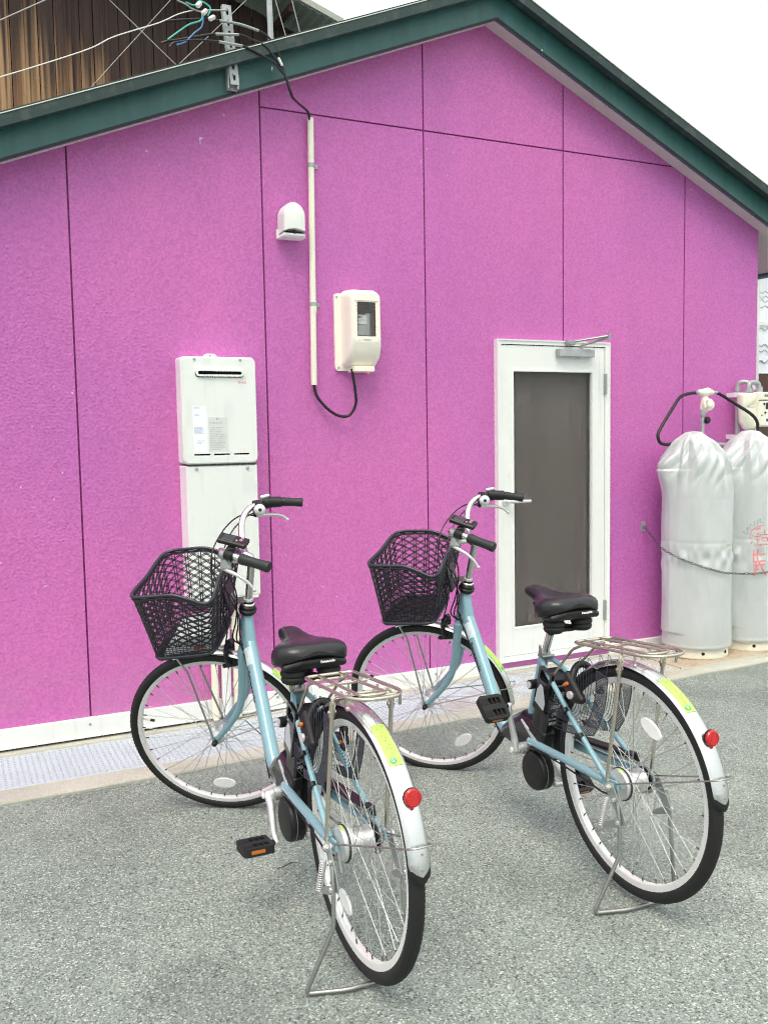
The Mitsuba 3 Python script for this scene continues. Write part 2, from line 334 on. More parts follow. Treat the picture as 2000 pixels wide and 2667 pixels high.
for i in range(5):
    t = thing('drain_cover', ['pale blue checker steel drain cover at the far left end', 'pale blue checker steel drain cover behind the front wheel of the left bicycle',
                              'checker steel drain cover between the front wheels of the two bicycles', 'rust flecked checker steel drain cover before the white door',
                              'rusty tan checker steel drain cover under the wrapped gas bottles'][i], 'drain cover')
    a, b = edges[i] + 0.003, edges[i + 1] - 0.003
    put(t + '__plate', strip(a, b, -0.470, -0.074, 0.010, 0.02), 'mat_plate', 30)
    ms = []; k = 0
    for xx in np.arange(a + 0.02, b - 0.015, 0.024):
        for yy in np.arange(-0.455, -0.085, 0.024):
            k += 1; ang = PI / 4 if (round((xx - a) / 0.024) + round((yy + 0.455) / 0.024)) % 2 else -PI / 4
            ca, sa = math.cos(ang), math.sin(ang); z = float(gz(xx, -0.6)) + 0.010
            L, W = 0.0085, 0.0026
            v = [[xx + ca * u - sa * w, yy + sa * u + ca * w, z + h] for u, w, h in ((-L, 0, 0), (0, -W, 0), (L, 0, 0), (0, W, 0), (-L * 0.5, 0, 0.0022), (L * 0.5, 0, 0.0022))]
            ms.append((v, [[0, 1, 4], [1, 5, 4], [1, 2, 5], [2, 3, 5], [3, 4, 5], [3, 0, 4]]))
    V = np.concatenate([m[0] for m in ms]); F = np.concatenate([np.array(m[1]) + 6 * i2 for i2, m in enumerate(ms)])
    put(t + '__tread_lugs', TM(V, F), 'mat_lug', False, kind='stuff')

# ================================================================= the pink building
B = thing('pink_building', 'pink stucco building with green roof edge and narrow white glazed door', 'building')
XR, APX, APZ = 4.715, 2.70, 3.53
def wtop(x): return APZ - 0.405 * (APX - x) if x < APX else APZ - 0.447 * (x - APX)
joints = [-3.0, -1.215, -0.330, 0.557, 1.445, 2.325, 3.207, 4.103, XR]
G = 0.0043
gable = Polygon([(-3, 0.117), (XR, 0.117), (XR, wtop(XR)), (APX, APZ), (-3, wtop(-3))])
doorhole = sbox(2.745, 0.05, 3.512, 1.8865)
for i in range(len(joints) - 1):
    a, b = joints[i] + (G if i else 0), joints[i + 1] - (G if i < len(joints) - 2 else 0)
    low = gable.intersection(sbox(a, 0.117, b, 2.942 - G if joints[i] > 1.2 else 9)).difference(doorhole)
    put(B + '__wall_panel', ext_xz(low, 0.0, 0.02), 'mat_stucco', False)
    if joints[i] > 1.2:
        up = gable.intersection(sbox(a, 2.942 + G, b, 9))
        if up.area > 1e-3: put(B + '__wall_panel', ext_xz(up, 0.0, 0.02), 'mat_stucco', False)
put(B + '__sealant', ext_xz(gable.difference(doorhole.buffer(-0.02)), 0.005, 0.05), 'mat_sealant', False)
put(B + '__side_wall', ext_xz(sbox(XR - 0.02, 0.0, XR, wtop(XR)), 0.021, 6.0), 'mat_stucco', False)
put(B + '__back_wall', bx(-3, XR, 5.9, 6.0, 0, wtop(XR)), 'mat_stucco', False)
for a, b in ((-3, 1.63), (1.634, 2.722), (3.528, XR + 0.012)):
    put(B + '__base_flashing', cat(cbox(a, b, -0.016, 0.03, 0.026, 0.1155, 0.003), bx(a, b, -0.022, -0.014, 0.026, 0.034)), 'mat_white', False)
put(B + '__base_flashing', cbox(2.724, 3.526, -0.016, 0.03, 0.026, 0.0575, 0.003), 'mat_white', False)
put(B + '__base_flashing_screw', cat([disc(0.006, 0.003, (x, -0.016, 0.085), (0, -1, 0), 10) for x in np.arange(-0.35, 4.6, 0.9) + 0.0]), 'mat_greymetal', kind='stuff')
put(B + '__door_sill', cbox(2.726, 3.524, -0.012, 0.03, 0.060, 0.0985, 0.002), 'mat_stucco', False)
put(B + '__foundation', bx(-3, XR, 0.004, 0.3, -0.1, 0.03), 'mat_darkvoid', False)
# roof
def slope_strip(x0, x1, y0, y1, d0, d1):
    """piece between the offsets d0 and d1 above the wall top line, from x0 to x1"""
    return ext_xz(Polygon([(x0, wtop(x0) + d0), (x1, wtop(x1) + d0), (x1, wtop(x1) + d1), (x0, wtop(x0) + d1)]), y0, y1)
XE = 5.16
for a, b in ((-3.0, APX), (APX, XE)):
    put(B + '__fascia_board', slope_strip(a, b, -0.120, -0.100, -0.020, 0.118), 'mat_green', False)
    put(B + '__fascia_lip', slope_strip(a, b, -0.124, -0.1205, -0.020, -0.010), 'mat_black', False)
    put(B + '__roof_edge', cat(slope_strip(a, b, -0.200, -0.160, 0.093, 0.142), slope_strip(a, b, -0.1595, -0.121, 0.119, 0.142)), 'mat_green_dull', False)
    put(B + '__roof_edge_trim', slope_strip(a, b, -0.204, -0.180, 0.1425, 0.1465), 'mat_edge_pale', False)
    put(B + '__roof', slope_strip(a, b, -0.179, 6.2, 0.1425, 0.160), 'mat_green_dull', False)
sj = [-3, -1.2, -0.3, 0.6, 1.5, 2.4, APX, 3.45, 4.05, 4.60, XE]
for a, b in zip(sj[:-1], sj[1:]):
    put(B + '__soffit_panel', slope_strip(a + 0.001, b - 0.001, -0.0995, 0.02, -0.004, 0.004), 'mat_soffit', False)
for y0, y1 in ((0.021, 1.2), (1.203, 3.0), (3.003, 6.0)):
    put(B + '__soffit_panel', slope_strip(XR + 0.001, XE - 0.03, y0, y1, -0.004, 0.004), 'mat_soffit', False)
put(B + '__eave_board', slope_strip(XE - 0.028, XE, -0.0995, 6.0, -0.02, 0.118), 'mat_green', False)
# marks on the fascia and wall: small chips of lost paint
chips = [(1.47, 3.078, -0.1208, 0.004, 0.010), (2.98, 3.395, -0.1208, 0.004, 0.012)]
put(B + '__paint_chip', cat([basis(disc(1, 0.0008, (0, 0, 0), (0, -1, 0), 9), (x, y, z), (w, 0, 0), (0, 1, 0), (0, 0, h)) for x, z, y, w, h in chips]), 'mat_ink_white', False, kind='stuff')

# door (a part of the building)
_put0 = put
def put(name, mesh, m, smooth=38, kind=None):
    if name.startswith(B + '__door__'):
        v = np.array(mesh.vertices); mesh = TM(np.stack([2.750 + (v[:, 0] - 2.756) * 0.9768, v[:, 1], 0.1005 + (v[:, 2] - 0.0925) * 0.9945], 1), mesh.faces)
    return _put0(name, mesh, m, smooth, kind)
D = B + '__door'
frame = sbox(2.756, 0.0925, 3.533, 1.886).difference(sbox(2.779, 0.118, 3.507, 1.866))
put(D + '__frame', ext_xz(frame, -0.030, 0.05), 'mat_white', False)
put(D + '__frame', ext_xz(sbox(2.750, 0.088, 3.539, 1.892).difference(sbox(2.7565, 0.093, 3.5325, 1.8855)), -0.036, 0.0), 'mat_white', False)
leafp = sbox(2.782, 0.121, 3.503, 1.861)
glass = sbox(2.853, 0.272, 3.421, 1.727)
put(D + '__leaf', cat(ext_xz(leafp.difference(glass.buffer(0.0, join_style=2)), -0.024, 0.012)), 'mat_white', False)
put(D + '__leaf_seal', ext_xz(sbox(2.7795, 0.1185, 3.5065, 1.8655).difference(sbox(2.7815, 0.1205, 3.5035, 1.8615)), -0.018, 0.02), 'mat_black', False)
put(D + '__bead', ext_xz(glass.difference(glass.buffer(-0.009, join_style=2)), -0.0275, -0.006), 'mat_white', False)
pv = [(2.8625, -0.010, 0.2815), (3.4115, -0.010, 0.2815), (3.4115, -0.010, 1.7175), (2.8625, -0.010, 1.7175)]
put(D + '__pane', TM(pv, [[0, 1, 2], [0, 2, 3]]), 'mat_frosted', False)
xsx = np.linspace(2.80, 3.50, 240); wv = 0.0035 * np.sin(xsx * 2 * PI / 0.045) + 0.0015 * np.sin(xsx * 2 * PI / 0.0117 + 1)
put(D + '__curtain', TM(np.array([[x, 0.028 + w, z] for x, w in zip(xsx, wv) for z in (0.2, 1.8)]), np.array([[2 * i, 2 * i + 2, 2 * i + 1] for i in range(239)] + [[2 * i + 2, 2 * i + 3, 2 * i + 1] for i in range(239)])), 'mat_curtain', True)
put(D + '__lining', ext_xz(sbox(2.79, 0.12, 3.50, 1.86).difference(sbox(2.80, 0.13, 3.49, 1.85)), 0.0125, 0.045), 'mat_darkvoid', False)
for z0, z1 in ((1.593, 1.712), (0.262, 0.382)):
    put(D + '__hinge', cat(cbox(3.496, 3.514, -0.036, -0.024, z0, z0 + 0.058, 0.002), cbox(3.497, 3.515, -0.0365, -0.024, z0 + 0.061, z1, 0.002), seg((3.505, -0.038, z0), (3.505, -0.038, z1), 0.0065, 10)), 'mat_greymetal')
put(D + '__closer_body', cat(cbox(3.155, 3.405, -0.062, -0.026, 1.802, 1.848, 0.004), seg((3.305, -0.045, 1.795), (3.305, -0.045, 1.803), 0.012, 12)), 'mat_galv', 30)
put(D + '__closer_end', cbox(3.149, 3.1545, -0.060, -0.028, 1.804, 1.846, 0.002), 'mat_greymetal', False)
put(D + '__closer_arm', cat(seg((3.318, -0.048, 1.848), (3.318, -0.048, 1.868), 0.010, 10), hull([((3.318, -0.052, 1.870), 0.007), ((3.430, -0.155, 1.905), 0.007)], 8),
                            hull([((3.430, -0.155, 1.916), 0.007), ((3.235, -0.052, 1.885), 0.007)], 8), cbox(3.21, 3.26, -0.068, -0.036, 1.868, 1.895, 0.003), disc(0.011, 0.028, (3.430, -0.155, 1.897), (0, 0, 1), 12)), 'mat_greymetal')
put(D + '__handle', cat(disc(0.024, 0.010, (2.803, -0.024, 1.000), (0, -1, 0), 20, 0.003), seg((2.803, -0.03, 1.0), (2.803, -0.066, 1.0), 0.009, 12), hull([((2.80, -0.066, 1.0), 0.0105), ((2.945, -0.062, 0.997), 0.0095)], 12)), 'mat_alu')

# ================================================================= things on the wall
V = thing('vent_hood', 'small white domed vent hood high on the pink wall', 'vent hood')
ol = np.array([(x_, -0.015) for x_ in np.linspace(0.046, -0.055, 12)] + [(-0.055 * math.cos(a), 0.062 + 0.064 * math.sin(a)) for a in np.linspace(0, PI, 19)] + [(0.055, -0.015)])
rows = []
for t in np.linspace(0, 1, 9):
    s = 1 - 0.10 * max(0, (t - 0.75) / 0.25) ** 2
    zz = np.where(ol[:, 1] < 0, ol[:, 1] + 0.004 * t + 0.012 * t * (1 - (ol[:, 0] / 0.055) ** 2), ol[:, 1] * s)
    rows.append(np.stack([ol[:, 0] * s, np.full(len(ol), -0.095 * t), zz], 1))
front = rows[-1]; n = len(ol); Vv = np.vstack(rows); F = []
for i in range(8):
    for j in range(n - 1): F += [[i * n + j, (i + 1) * n + j, (i + 1) * n + j + 1], [i * n + j, (i + 1) * n + j + 1, i * n + j + 1]]
c0 = len(Vv); Vv = np.vstack([Vv, [[0, -0.097, 0.045]]]); F += [[8 * n + j, c0, 8 * n + j + 1] for j in range(n - 1)] + [[8 * n + n - 1, c0, 8 * n]]
hoodm = TM(Vv, F); hoodm.apply_translation([1.574, -0.004, 2.368])
put(V + '__cover', hoodm, 'mat_white', 50)
put(V + '__base_plate', cat(cbox(1.511, 1.637, -0.012, 0, 2.336, 2.376, 0.002), cbox(1.513, 1.635, -0.080, 0, 2.331, 2.3355, 0.001)), 'mat_white', False)
put(V + '__duct_opening', bx(1.535, 1.613, -0.080, -0.008, 2.349, 2.356), 'mat_darkvoid', False)
put(V + '__lower_lip', cat(cbox(1.519, 1.629, -0.086, -0.012, 2.3358, 2.3480, 0.002)), 'mat_white', False)
put(V + '__latch', bx(1.571, 1.579, -0.088, -0.080, 2.344, 2.362), 'mat_ink_dark', False)

C = thing('conduit_pipe', 'cream vertical cable conduit fixed to the pink wall', 'conduit')
put(C + '__pipe', seg((1.694, -0.022, 2.915), (1.681, -0.022, 1.632), 0.0150, 16), 'mat_cream')
put(C + '__joint', cat(seg((1.6865, -0.022, 2.040), (1.686, -0.022, 1.985), 0.0170, 16)), 'mat_cream')
for x, z in ((1.6915, 2.693), (1.6855, 2.026)):
    put(C + '__clamp', cat(seg((x, -0.022, z + 0.009), (x, -0.022, z - 0.009), 0.0178, 16), cbox(x + 0.012, x + 0.040, -0.008, 0, z - 0.010, z + 0.010, 0.001), disc(0.005, 0.004, (x + 0.030, -0.008, z), (0, -1, 0), 8)), 'mat_galv')
t = thing('meter_cable', 'black cable looping from the conduit foot up into the electricity meter box', 'cable')
put(t, tube(spl([(1.681, -0.022, 1.70), (1.682, -0.022, 1.628), (1.695, -0.028, 1.574), (1.737, -0.034, 1.522), (1.787, -0.038, 1.486), (1.834, -0.042, 1.475), (1.866, -0.048, 1.489), (1.890, -0.055, 1.537), (1.886, -0.062, 1.602), (1.868, -0.066, 1.712)], 8), 0.0072, 10), 'mat_cable')

M = thing('electricity_meter_box', 'cream rounded electricity meter box with a small glazed window', 'meter box')
put(M + '__base_plate', ext_xz(rrect(1.802, 2.010, 1.705, 2.088, 0.018), -0.014, 0.0), 'mat_ivory', False)
secs = []
for y, x0, x1, z0, z1, r in ((-0.012, 1.832, 2.014, 1.716, 2.096, 0.030), (-0.05, 1.833, 2.013, 1.720, 2.094, 0.032), (-0.095, 1.836, 2.010, 1.745, 2.088, 0.034), (-0.118, 1.841, 2.006, 1.790, 2.080, 0.034), (-0.128, 1.848, 1.999, 1.830, 2.068, 0.030), (-0.130, 1.855, 1.992, 1.838, 2.060, 0.026)):
    zz = [(cx + r * math.cos(a), cz + r * math.sin(a)) for cx, cz, a0 in ((x1 - r, z1 - r, 0), (x0 + r, z1 - r, PI / 2), (x0 + r, z0 + r, PI), (x1 - r, z0 + r, 1.5 * PI)) for a in a0 + np.linspace(0, PI / 2, 6)]
    secs.append([(x, y, z + (0.012 * max(0, 1 - abs((x - 1.924) / 0.1) ** 2) if z > 2.0 else 0)) for x, z in zz])
n = len(secs[0]); VV = np.array(secs).reshape(-1, 3); F = [[i * n + j, i * n + (j + 1) % n, (i + 1) * n + (j + 1) % n] for i in range(5) for j in range(n)] + [[i * n + j, (i + 1) * n + (j + 1) % n, (i + 1) * n + j] for i in range(5) for j in range(n)]
wx0, wx1, wz0, wz1 = 1.874, 1.972, 1.868, 2.034
front = Polygon([(x, z) for x, y, z in secs[-1]]).difference(sbox(wx0, wz0, wx1, wz1))
put(M + '__cover', TM(VV, F), 'mat_ivory', 50)
put(M + '__front', ext_xz(front, -0.1302, -0.124), 'mat_ivory', False)
put(M + '__window_frame', ext_xz(sbox(wx0, wz0, wx1, wz1).difference(sbox(wx0 + 0.003, wz0 + 0.003, wx1 - 0.003, wz1 - 0.003)), -0.1315, -0.06), 'mat_brown', False)
put(M + '__brow', cbox(1.860, 1.984, -0.1345, -0.130, 2.040, 2.044, 0.001), 'mat_ivory', False)
put(M + '__pane', TM([(wx0 + 0.003, -0.127, wz0 + 0.003), (wx1 - 0.003, -0.127, wz0 + 0.003), (wx1 - 0.003, -0.127, wz1 - 0.003), (wx0 + 0.003, -0.127, wz1 - 0.003)], [[0, 1, 2], [0, 2, 3]]), 'mat_pane', False)
put(M + '__dial', cat(bx(wx0 + 0.002, wx1 - 0.030, -0.095, -0.085, 1.930, 1.976)), 'mat_sticker_grey', False)
put(M + '__meter_body', cat(bx(wx0, wx1 - 0.022, -0.092, -0.05, 1.868, 1.928), seg((1.955, -0.075, 1.87), (1.955, -0.075, 1.985), 0.019, 14)), 'mat_greymetal')
put(M + '__recess', cat(bx(wx0 - 0.01, wx1 + 0.01, -0.049, -0.045, wz0 - 0.01, wz1 + 0.01)), 'mat_brown', False)
put(M + '__counter', bx(wx0 + 0.006, wx0 + 0.040, -0.0965, -0.095, 1.960, 1.968), 'mat_ink_dark', False)
put(M + '__counter_digits', text_at('0 8 1 4', 0.006, (wx0 + 0.023, -0.0966, 1.964), (1, 0, 0), (0, 0, 1), 0.0004), 'mat_ink_white', False)
put(M + '__dial_print', cat(print_rows(wx0 + 0.006, wx0 + 0.055, 1.933, 1.955, 4, -0.0952, 0.4, 5), bx(wx0 + 0.004, wx0 + 0.06, -0.0958, -0.095, 1.972, 1.974)), 'mat_ink', False, kind='stuff')
put(M + '__bottom_tab', cat(cbox(1.868, 1.976, -0.105, -0.012, 1.696, 1.722, 0.003)), 'mat_ivory', False)
put(M + '__seal', cat(hull([((1.938, -0.109, 1.694), 0.0055), ((1.938, -0.109, 1.686), 0.0045)], 10)), 'mat_ink_pinkred')
put(M + '__screw', cat([disc(0.005, 0.003, (x, -0.014, z), (0, -1, 0), 10) for x, z in ((1.815, 2.070), (1.818, 1.720))]), 'mat_greymetal', kind='stuff')
put(M + '__clip', cat(cbox(1.876, 1.892, -0.133, -0.130, 1.846, 1.852, 0.001), cbox(1.905, 1.945, -0.136, -0.130, 1.850, 1.860, 0.002)), 'mat_ivory', False)

H = thing('water_heater', 'white wall hung gas water heater with a black exhaust slot, over its pipe cover', 'water heater')
put(H + '__casing', ext_xz(rrect(1.002, 1.342, 1.262, 1.752, 0.012), -0.112, 0.0), 'mat_enamel', False)
def loft(frames):
    n = len(frames[0]); VV = np.array(frames).reshape(-1, 3); L = len(frames)
    F = [[i * n + j, i * n + (j + 1) % n, (i + 1) * n + (j + 1) % n] for i in range(L - 1) for j in range(n)] + [[i * n + j, (i + 1) * n + (j + 1) % n, (i + 1) * n + j] for i in range(L - 1) for j in range(n)]
    return VV, F
def rr_ring(x0, x1, z0, z1, r, y): return [(cx + r * math.cos(a), y, cz + r * math.sin(a)) for cx, cz, a0 in ((x1 - r, z1 - r, 0), (x0 + r, z1 - r, PI / 2), (x0 + r, z0 + r, PI), (x1 - r, z0 + r, 1.5 * PI)) for a in a0 + np.linspace(0, PI / 2, 7)]
slotp = rrect(1.062, 1.283, 1.662, 1.690, 0.0138)
fr = rrect(0.9985, 1.3415, 1.266, 1.7435, 0.022)
VV, F = loft([rr_ring(0.992, 1.346, 1.258, 1.750, 0.028, -0.1125), rr_ring(0.992, 1.346, 1.258, 1.750, 0.028, -0.128), rr_ring(0.9945, 1.3445, 1.261, 1.7475, 0.026, -0.133), rr_ring(0.9985, 1.3415, 1.266, 1.7435, 0.022, -0.1355)])
lows = [rrect(a, b, 1.2995, 1.3065, 0.0033) for a, b in ((1.042, 1.119), (1.135, 1.212), (1.229, 1.305))]
put(H + '__front_panel', cat(TM(VV, F), ext_xz(fr.difference(unary_union([slotp] + lows)), -0.1355, -0.127)), 'mat_enamel', 30)
put(H + '__slot_void', bx(1.03, 1.31, -0.120, -0.118, 1.29, 1.70), 'mat_darkvoid', False)
put(H + '__exhaust_rim', ext_xz(rrect(1.060, 1.285, 1.660, 1.692, 0.016).difference(rrect(1.070, 1.276, 1.669, 1.684, 0.0075)), -0.146, -0.1357), 'mat_enamel', False)
put(H + '__exhaust_painted_shadow', ext_xz(rrect(1.058, 1.287, 1.656, 1.690, 0.0168).difference(rrect(1.062, 1.283, 1.6615, 1.6905, 0.0138)), -0.1375, -0.1356), 'mat_ink_dark', False)  # dark ring painting the shade of the rim onto the front panel
put(H + '__brand_lettering', text_at('Rinnai', 0.0105, (1.279, -0.1356, 1.635), (1, 0, 0), (0, 0, 1), 0.0006), 'mat_ink_red', False)
put(H + '__white_sticker', bx(1.042, 1.105, -0.1362, -0.1355, 1.313, 1.525), 'mat_sticker_white', False)
put(H + '__grey_sticker', bx(1.112, 1.202, -0.1362, -0.1355, 1.318, 1.474), 'mat_sticker_grey', False)
put(H + '__white_sticker_print', cat(print_rows(1.046, 1.098, 1.398, 1.430, 6, -0.1362, 0.55, 2, 0.6), print_rows(1.05, 1.09, 1.478, 1.49, 2, -0.1362, 0.4, 8), print_rows(1.047, 1.085, 1.512, 1.522, 2, -0.1362, 0.4, 3, 0.7), print_rows(1.06, 1.1, 1.35, 1.37, 3, -0.1362, 0.35, 4)), 'mat_ink_blue', False, kind='stuff')
put(H + '__grey_sticker_print', cat(print_rows(1.118, 1.196, 1.322, 1.43, 13, -0.1362, 0.28, 6, 0.55), bx(1.150, 1.156, -0.1367, -0.1362, 1.462, 1.470), bx(1.16, 1.163, -0.1367, -0.1362, 1.462, 1.470), print_rows(1.12, 1.19, 1.44, 1.455, 2, -0.1362, 0.3, 9)), 'mat_ink', False, kind='stuff')
put(H + '__top_bracket', ext_xz(Polygon([(1.122, 1.745), (1.205, 1.745), (1.190, 1.768), (1.180, 1.774), (1.145, 1.774), (1.136, 1.768)]), -0.020, -0.001), 'mat_enamel', False)
put(H + '__screw', cat([disc(0.006, 0.004, p, (0, -1, 0), 10) for p in ((1.163, -0.02, 1.762), (1.057, -0.1355, 1.7365), (1.272, -0.1355, 1.7365))]), 'mat_greymetal', kind='stuff')
put(H + '__pipe_cover', cat(cbox(1.004, 1.342, -0.130, 0, 0.632, 1.252, 0.004), bx(1.008, 1.332, -0.128, 0.0, 0.618, 0.6315)), 'mat_enamel', False)
put(H + '__cover_screw', cat([disc(0.0085, 0.006, (x, -0.130, z), (0, -1, 0), 12, 0.002) for x, z in ((1.052, 1.238), (1.294, 1.236), (1.300, 0.660), (1.052, 0.660))]), 'mat_galv', kind='stuff')
put(H + '__seam', bx(1.010, 1.335, -0.1335, -0.1, 1.2530, 1.2575), 'mat_ink_dark', False)
t = thing('heater_pipe', 'beige lagged pipe running down below the water heater', 'pipe')
put(t + '__pipe', seg((1.235, -0.055, 0.625), (1.235, -0.055, 0.03), 0.019, 14), 'mat_beige')
put(t + '__coupling', seg((1.235, -0.055, 0.52), (1.235, -0.055, 0.46), 0.024, 14), 'mat_cream'); put(t + '__coupling', seg((1.235, -0.055, 0.20), (1.235, -0.055, 0.17), 0.022, 14), 'mat_cream')
t = thing('heater_pipe', 'thick white pipe beside the beige pipe below the water heater', 'pipe')
put(t + '__pipe', seg((1.180, -0.06, 0.625), (1.180, -0.06, 0.03), 0.023, 14), 'mat_white')
put(t + '__cuff', seg((1.180, -0.06, 0.34), (1.180, -0.06, 0.31), 0.026, 14), 'mat_white')
t = thing('heater_pipe', 'thin cream pipe nearest the left end below the water heater', 'pipe')
put(t + '__pipe', seg((1.125, -0.055, 0.625), (1.125, -0.055, 0.03), 0.017, 14), 'mat_beige')
put(t + '__valve', cat(seg((1.125, -0.055, 0.40), (1.125, -0.055, 0.36), 0.022, 12), seg((1.125, -0.055, 0.38), (1.125, -0.10, 0.38), 0.008, 8)), 'mat_greymetal')

# ---- overhead service: bracket, cables, wires
K = thing('cable_bracket', 'perforated grey steel bracket standing up from the green fascia', 'bracket')
put(K + '__foot', cat(cbox(1.246, 1.296, -0.138, -0.1245, 2.946, 3.052, 0.001), cbox(1.246, 1.252, -0.162, -0.1245, 2.946, 3.04, 0.001), cbox(1.289, 1.296, -0.166, -0.1245, 2.946, 3.0, 0.001)), 'mat_galv', False)
wch = 0.040
chan = sbox(-wch / 2, 0, wch / 2, 0.34).difference(unary_union([rrect(-0.006, 0.006, z, z + 0.027, 0.0058) for z in np.arange(0.018, 0.32, 0.0465)]))
cm = cat(ext_xz(chan, -0.0035, 0.0), bx(-wch / 2, -wch / 2 + 0.004, 0.0005, 0.024, 0, 0.34), bx(wch / 2 - 0.004, wch / 2, 0.0005, 0.024, 0, 0.34))
put(K + '__channel', basis(cm, (1.277, -0.166, 2.962), (1, 0, 0.02), (0, 1, 0), (-0.088, 0, 1)), 'mat_galv', False)
put(K + '__bolt', cat([disc(0.006, 0.008, p, (0, -1, 0), 6) for p in ((1.268, -0.138, 2.952), (1.272, -0.17, 3.005))]), 'mat_greymetal', kind='stuff')
y = -0.20
ca = [(0.96, 3.171), (1.044, 3.192), (1.138, 3.211), (1.205, 3.216), (1.297, 3.216), (1.385, 3.203), (1.435, 3.179), (1.474, 3.125), (1.493, 3.072), (1.507, 3.023)]
cb = [(0.943, 3.076), (0.971, 3.089), (1.012, 3.101), (1.097, 3.128), (1.184, 3.154), (1.29, 3.169), (1.354, 3.157), (1.414, 3.139), (1.463, 3.086), (1.502, 3.031)]
cc = [(0.979, 3.064), (0.993, 3.082), (1.021, 3.093), (1.087, 3.111), (1.197, 3.122), (1.304, 3.121), (1.387, 3.098), (1.452, 3.071), (1.482, 3.042), (1.504, 3.022)]
mg = [(1.515, -0.20, 3.000), (1.530, -0.19, 2.965), (1.560, -0.155, 2.945), (1.622, -0.09, 2.942), (1.672, -0.045, 2.935), (1.692, -0.024, 2.900)]
for pts, off, lab in ((ca, 0.004, 'upper black service cable arching from the bracket'), (cb, 0.0, 'middle black service cable arching from the bracket'), (cc, -0.004, 'lower black service cable arching from the bracket')):
    t = thing('service_cable', lab + ' down to the conduit', 'cable')
    P = [(x, y + off, z) for x, z in pts] + [(a + off, b + off, c) for a, b, c in mg]
    put(t + '__cable', tube(spl(P, 8), 0.0052, 8), 'mat_cable')
    put(t + '__binding', tube(spl([(x, y + off, z) for x, z in pts][3:6] if pts is ca else [(x, y + off, z) for x, z in pts][4:6], 6), 0.0066, 8), 'mat_greymetal')
t = thing('cable_tag', 'small white tag wrapped round the merging black cables', 'tag')
put(t, hull([((1.474, -0.207, 3.092), 0.006), ((1.488, -0.207, 3.066), 0.006)], 10), 'mat_wirewhite')
t = thing('service_wire', 'white overhead wire sagging in from the left to the connectors', 'wire')
put(t, tube(spl([(-1.6, -0.35, 2.12), (-0.6, -0.25, 2.46), (0.10, -0.2, 2.752), (0.256, -0.2, 2.821), (0.291, -0.2, 2.839), (0.425, -0.2, 2.9), (0.637, -0.2, 3.002), (0.734, -0.2, 3.064), (0.831, -0.2, 3.111), (0.94, -0.2, 3.161), (1.022, -0.2, 3.21), (1.093, -0.2, 3.24)], 6), 0.0024, 6), 'mat_wirewhite')
for nm, m_, pts, lab in (('jumper_wire', 'mat_teal', [(0.971, 3.094), (1.023, 3.138), (1.066, 3.172), (1.119, 3.199), (1.126, 3.232)], 'green jumper wire hanging below the connectors'),
                         ('jumper_wire', 'mat_wireblue', [(1.009, 3.078), (1.049, 3.098), (1.088, 3.14), (1.122, 3.173), (1.132, 3.225)], 'blue jumper wire hanging below the connectors'),
                         ('jumper_wire', 'mat_teal', [(1.055, 3.263), (1.092, 3.257), (1.117, 3.279), (1.154, 3.268), (1.163, 3.251), (1.15, 3.222)], 'teal jumper wire curling over the connectors'),
                         ('jumper_wire', 'mat_greymetal', [(1.016, 3.265), (1.055, 3.254), (1.082, 3.241), (1.12, 3.235), (1.149, 3.246), (1.24, 3.262)], 'grey jumper wire running in beside the connectors')):
    t = thing(nm, lab, 'wire'); put(t, tube(spl([(x, -0.205, z) for x, z in pts], 6), 0.0036, 6), m_)
for (a, b), lab in ((((1.101, 3.249), (1.121, 3.273)), 'top'), (((1.124, 3.222), (1.146, 3.246)), 'middle'), (((1.152, 3.204), (1.181, 3.225)), 'bottom')):
    t = thing('wire_connector', f'pale plastic wire connector, {lab} one of the three below the bracket top', 'connector')
    mid = ((a[0] + b[0]) / 2, -0.208, (a[1] + b[1]) / 2); put(t, hull([((a[0] + 0.3 * (b[0] - a[0]), -0.208, a[1] + 0.3 * (b[1] - a[1])), 0.0105), ((b[0] - 0.2 * (b[0] - a[0]), -0.208, b[1] - 0.2 * (b[1] - a[1])), 0.0105)], 8), 'mat_wirewhite', 30)
for i, (P, r, lab) in enumerate((([(0.10, 0.9, 3.33), (0.382, 0.9, 3.512), (0.599, 0.9, 3.647), (1.3, 0.9, 4.08)], 0.0032, 'pale overhead wire crossing the top left corner'),
                                 ([(1.50, 0.9, 4.06), (0.56, 0.9, 2.94)], 0.0018, 'thin guy wire slanting down left across the timber wall'),
                                 ([(0.50, 0.9, 4.06), (1.36, 0.9, 3.36)], 0.0022, 'thin guy wire slanting down right across the timber wall'),
                                 ([(1.95, 0.9, 4.12), (1.15, 0.9, 3.29)], 0.0020, 'thin guy wire slanting down left behind the bracket'),
                                 ([(1.80, 0.9, 4.08), (1.945, 0.9, 3.60)], 0.0028, 'thin steep guy wire left of the far eave end'),
                                 ([(1.955, 0.9, 3.92), (2.03, 0.9, 3.63)], 0.0028, 'thin steep guy wire nearest the far eave end'))):
    t = thing('guy_wire', lab, 'wire'); put(t, tube(P, r, 6), 'mat_wiregrey')
t = thing('roof_mast', 'slim pale grey pole standing on the green roof behind the bracket', 'pole')
put(t, cat(seg((1.690, 0.5, 3.26), (1.672, 0.5, 4.3), 0.0155, 12)), 'mat_galv')

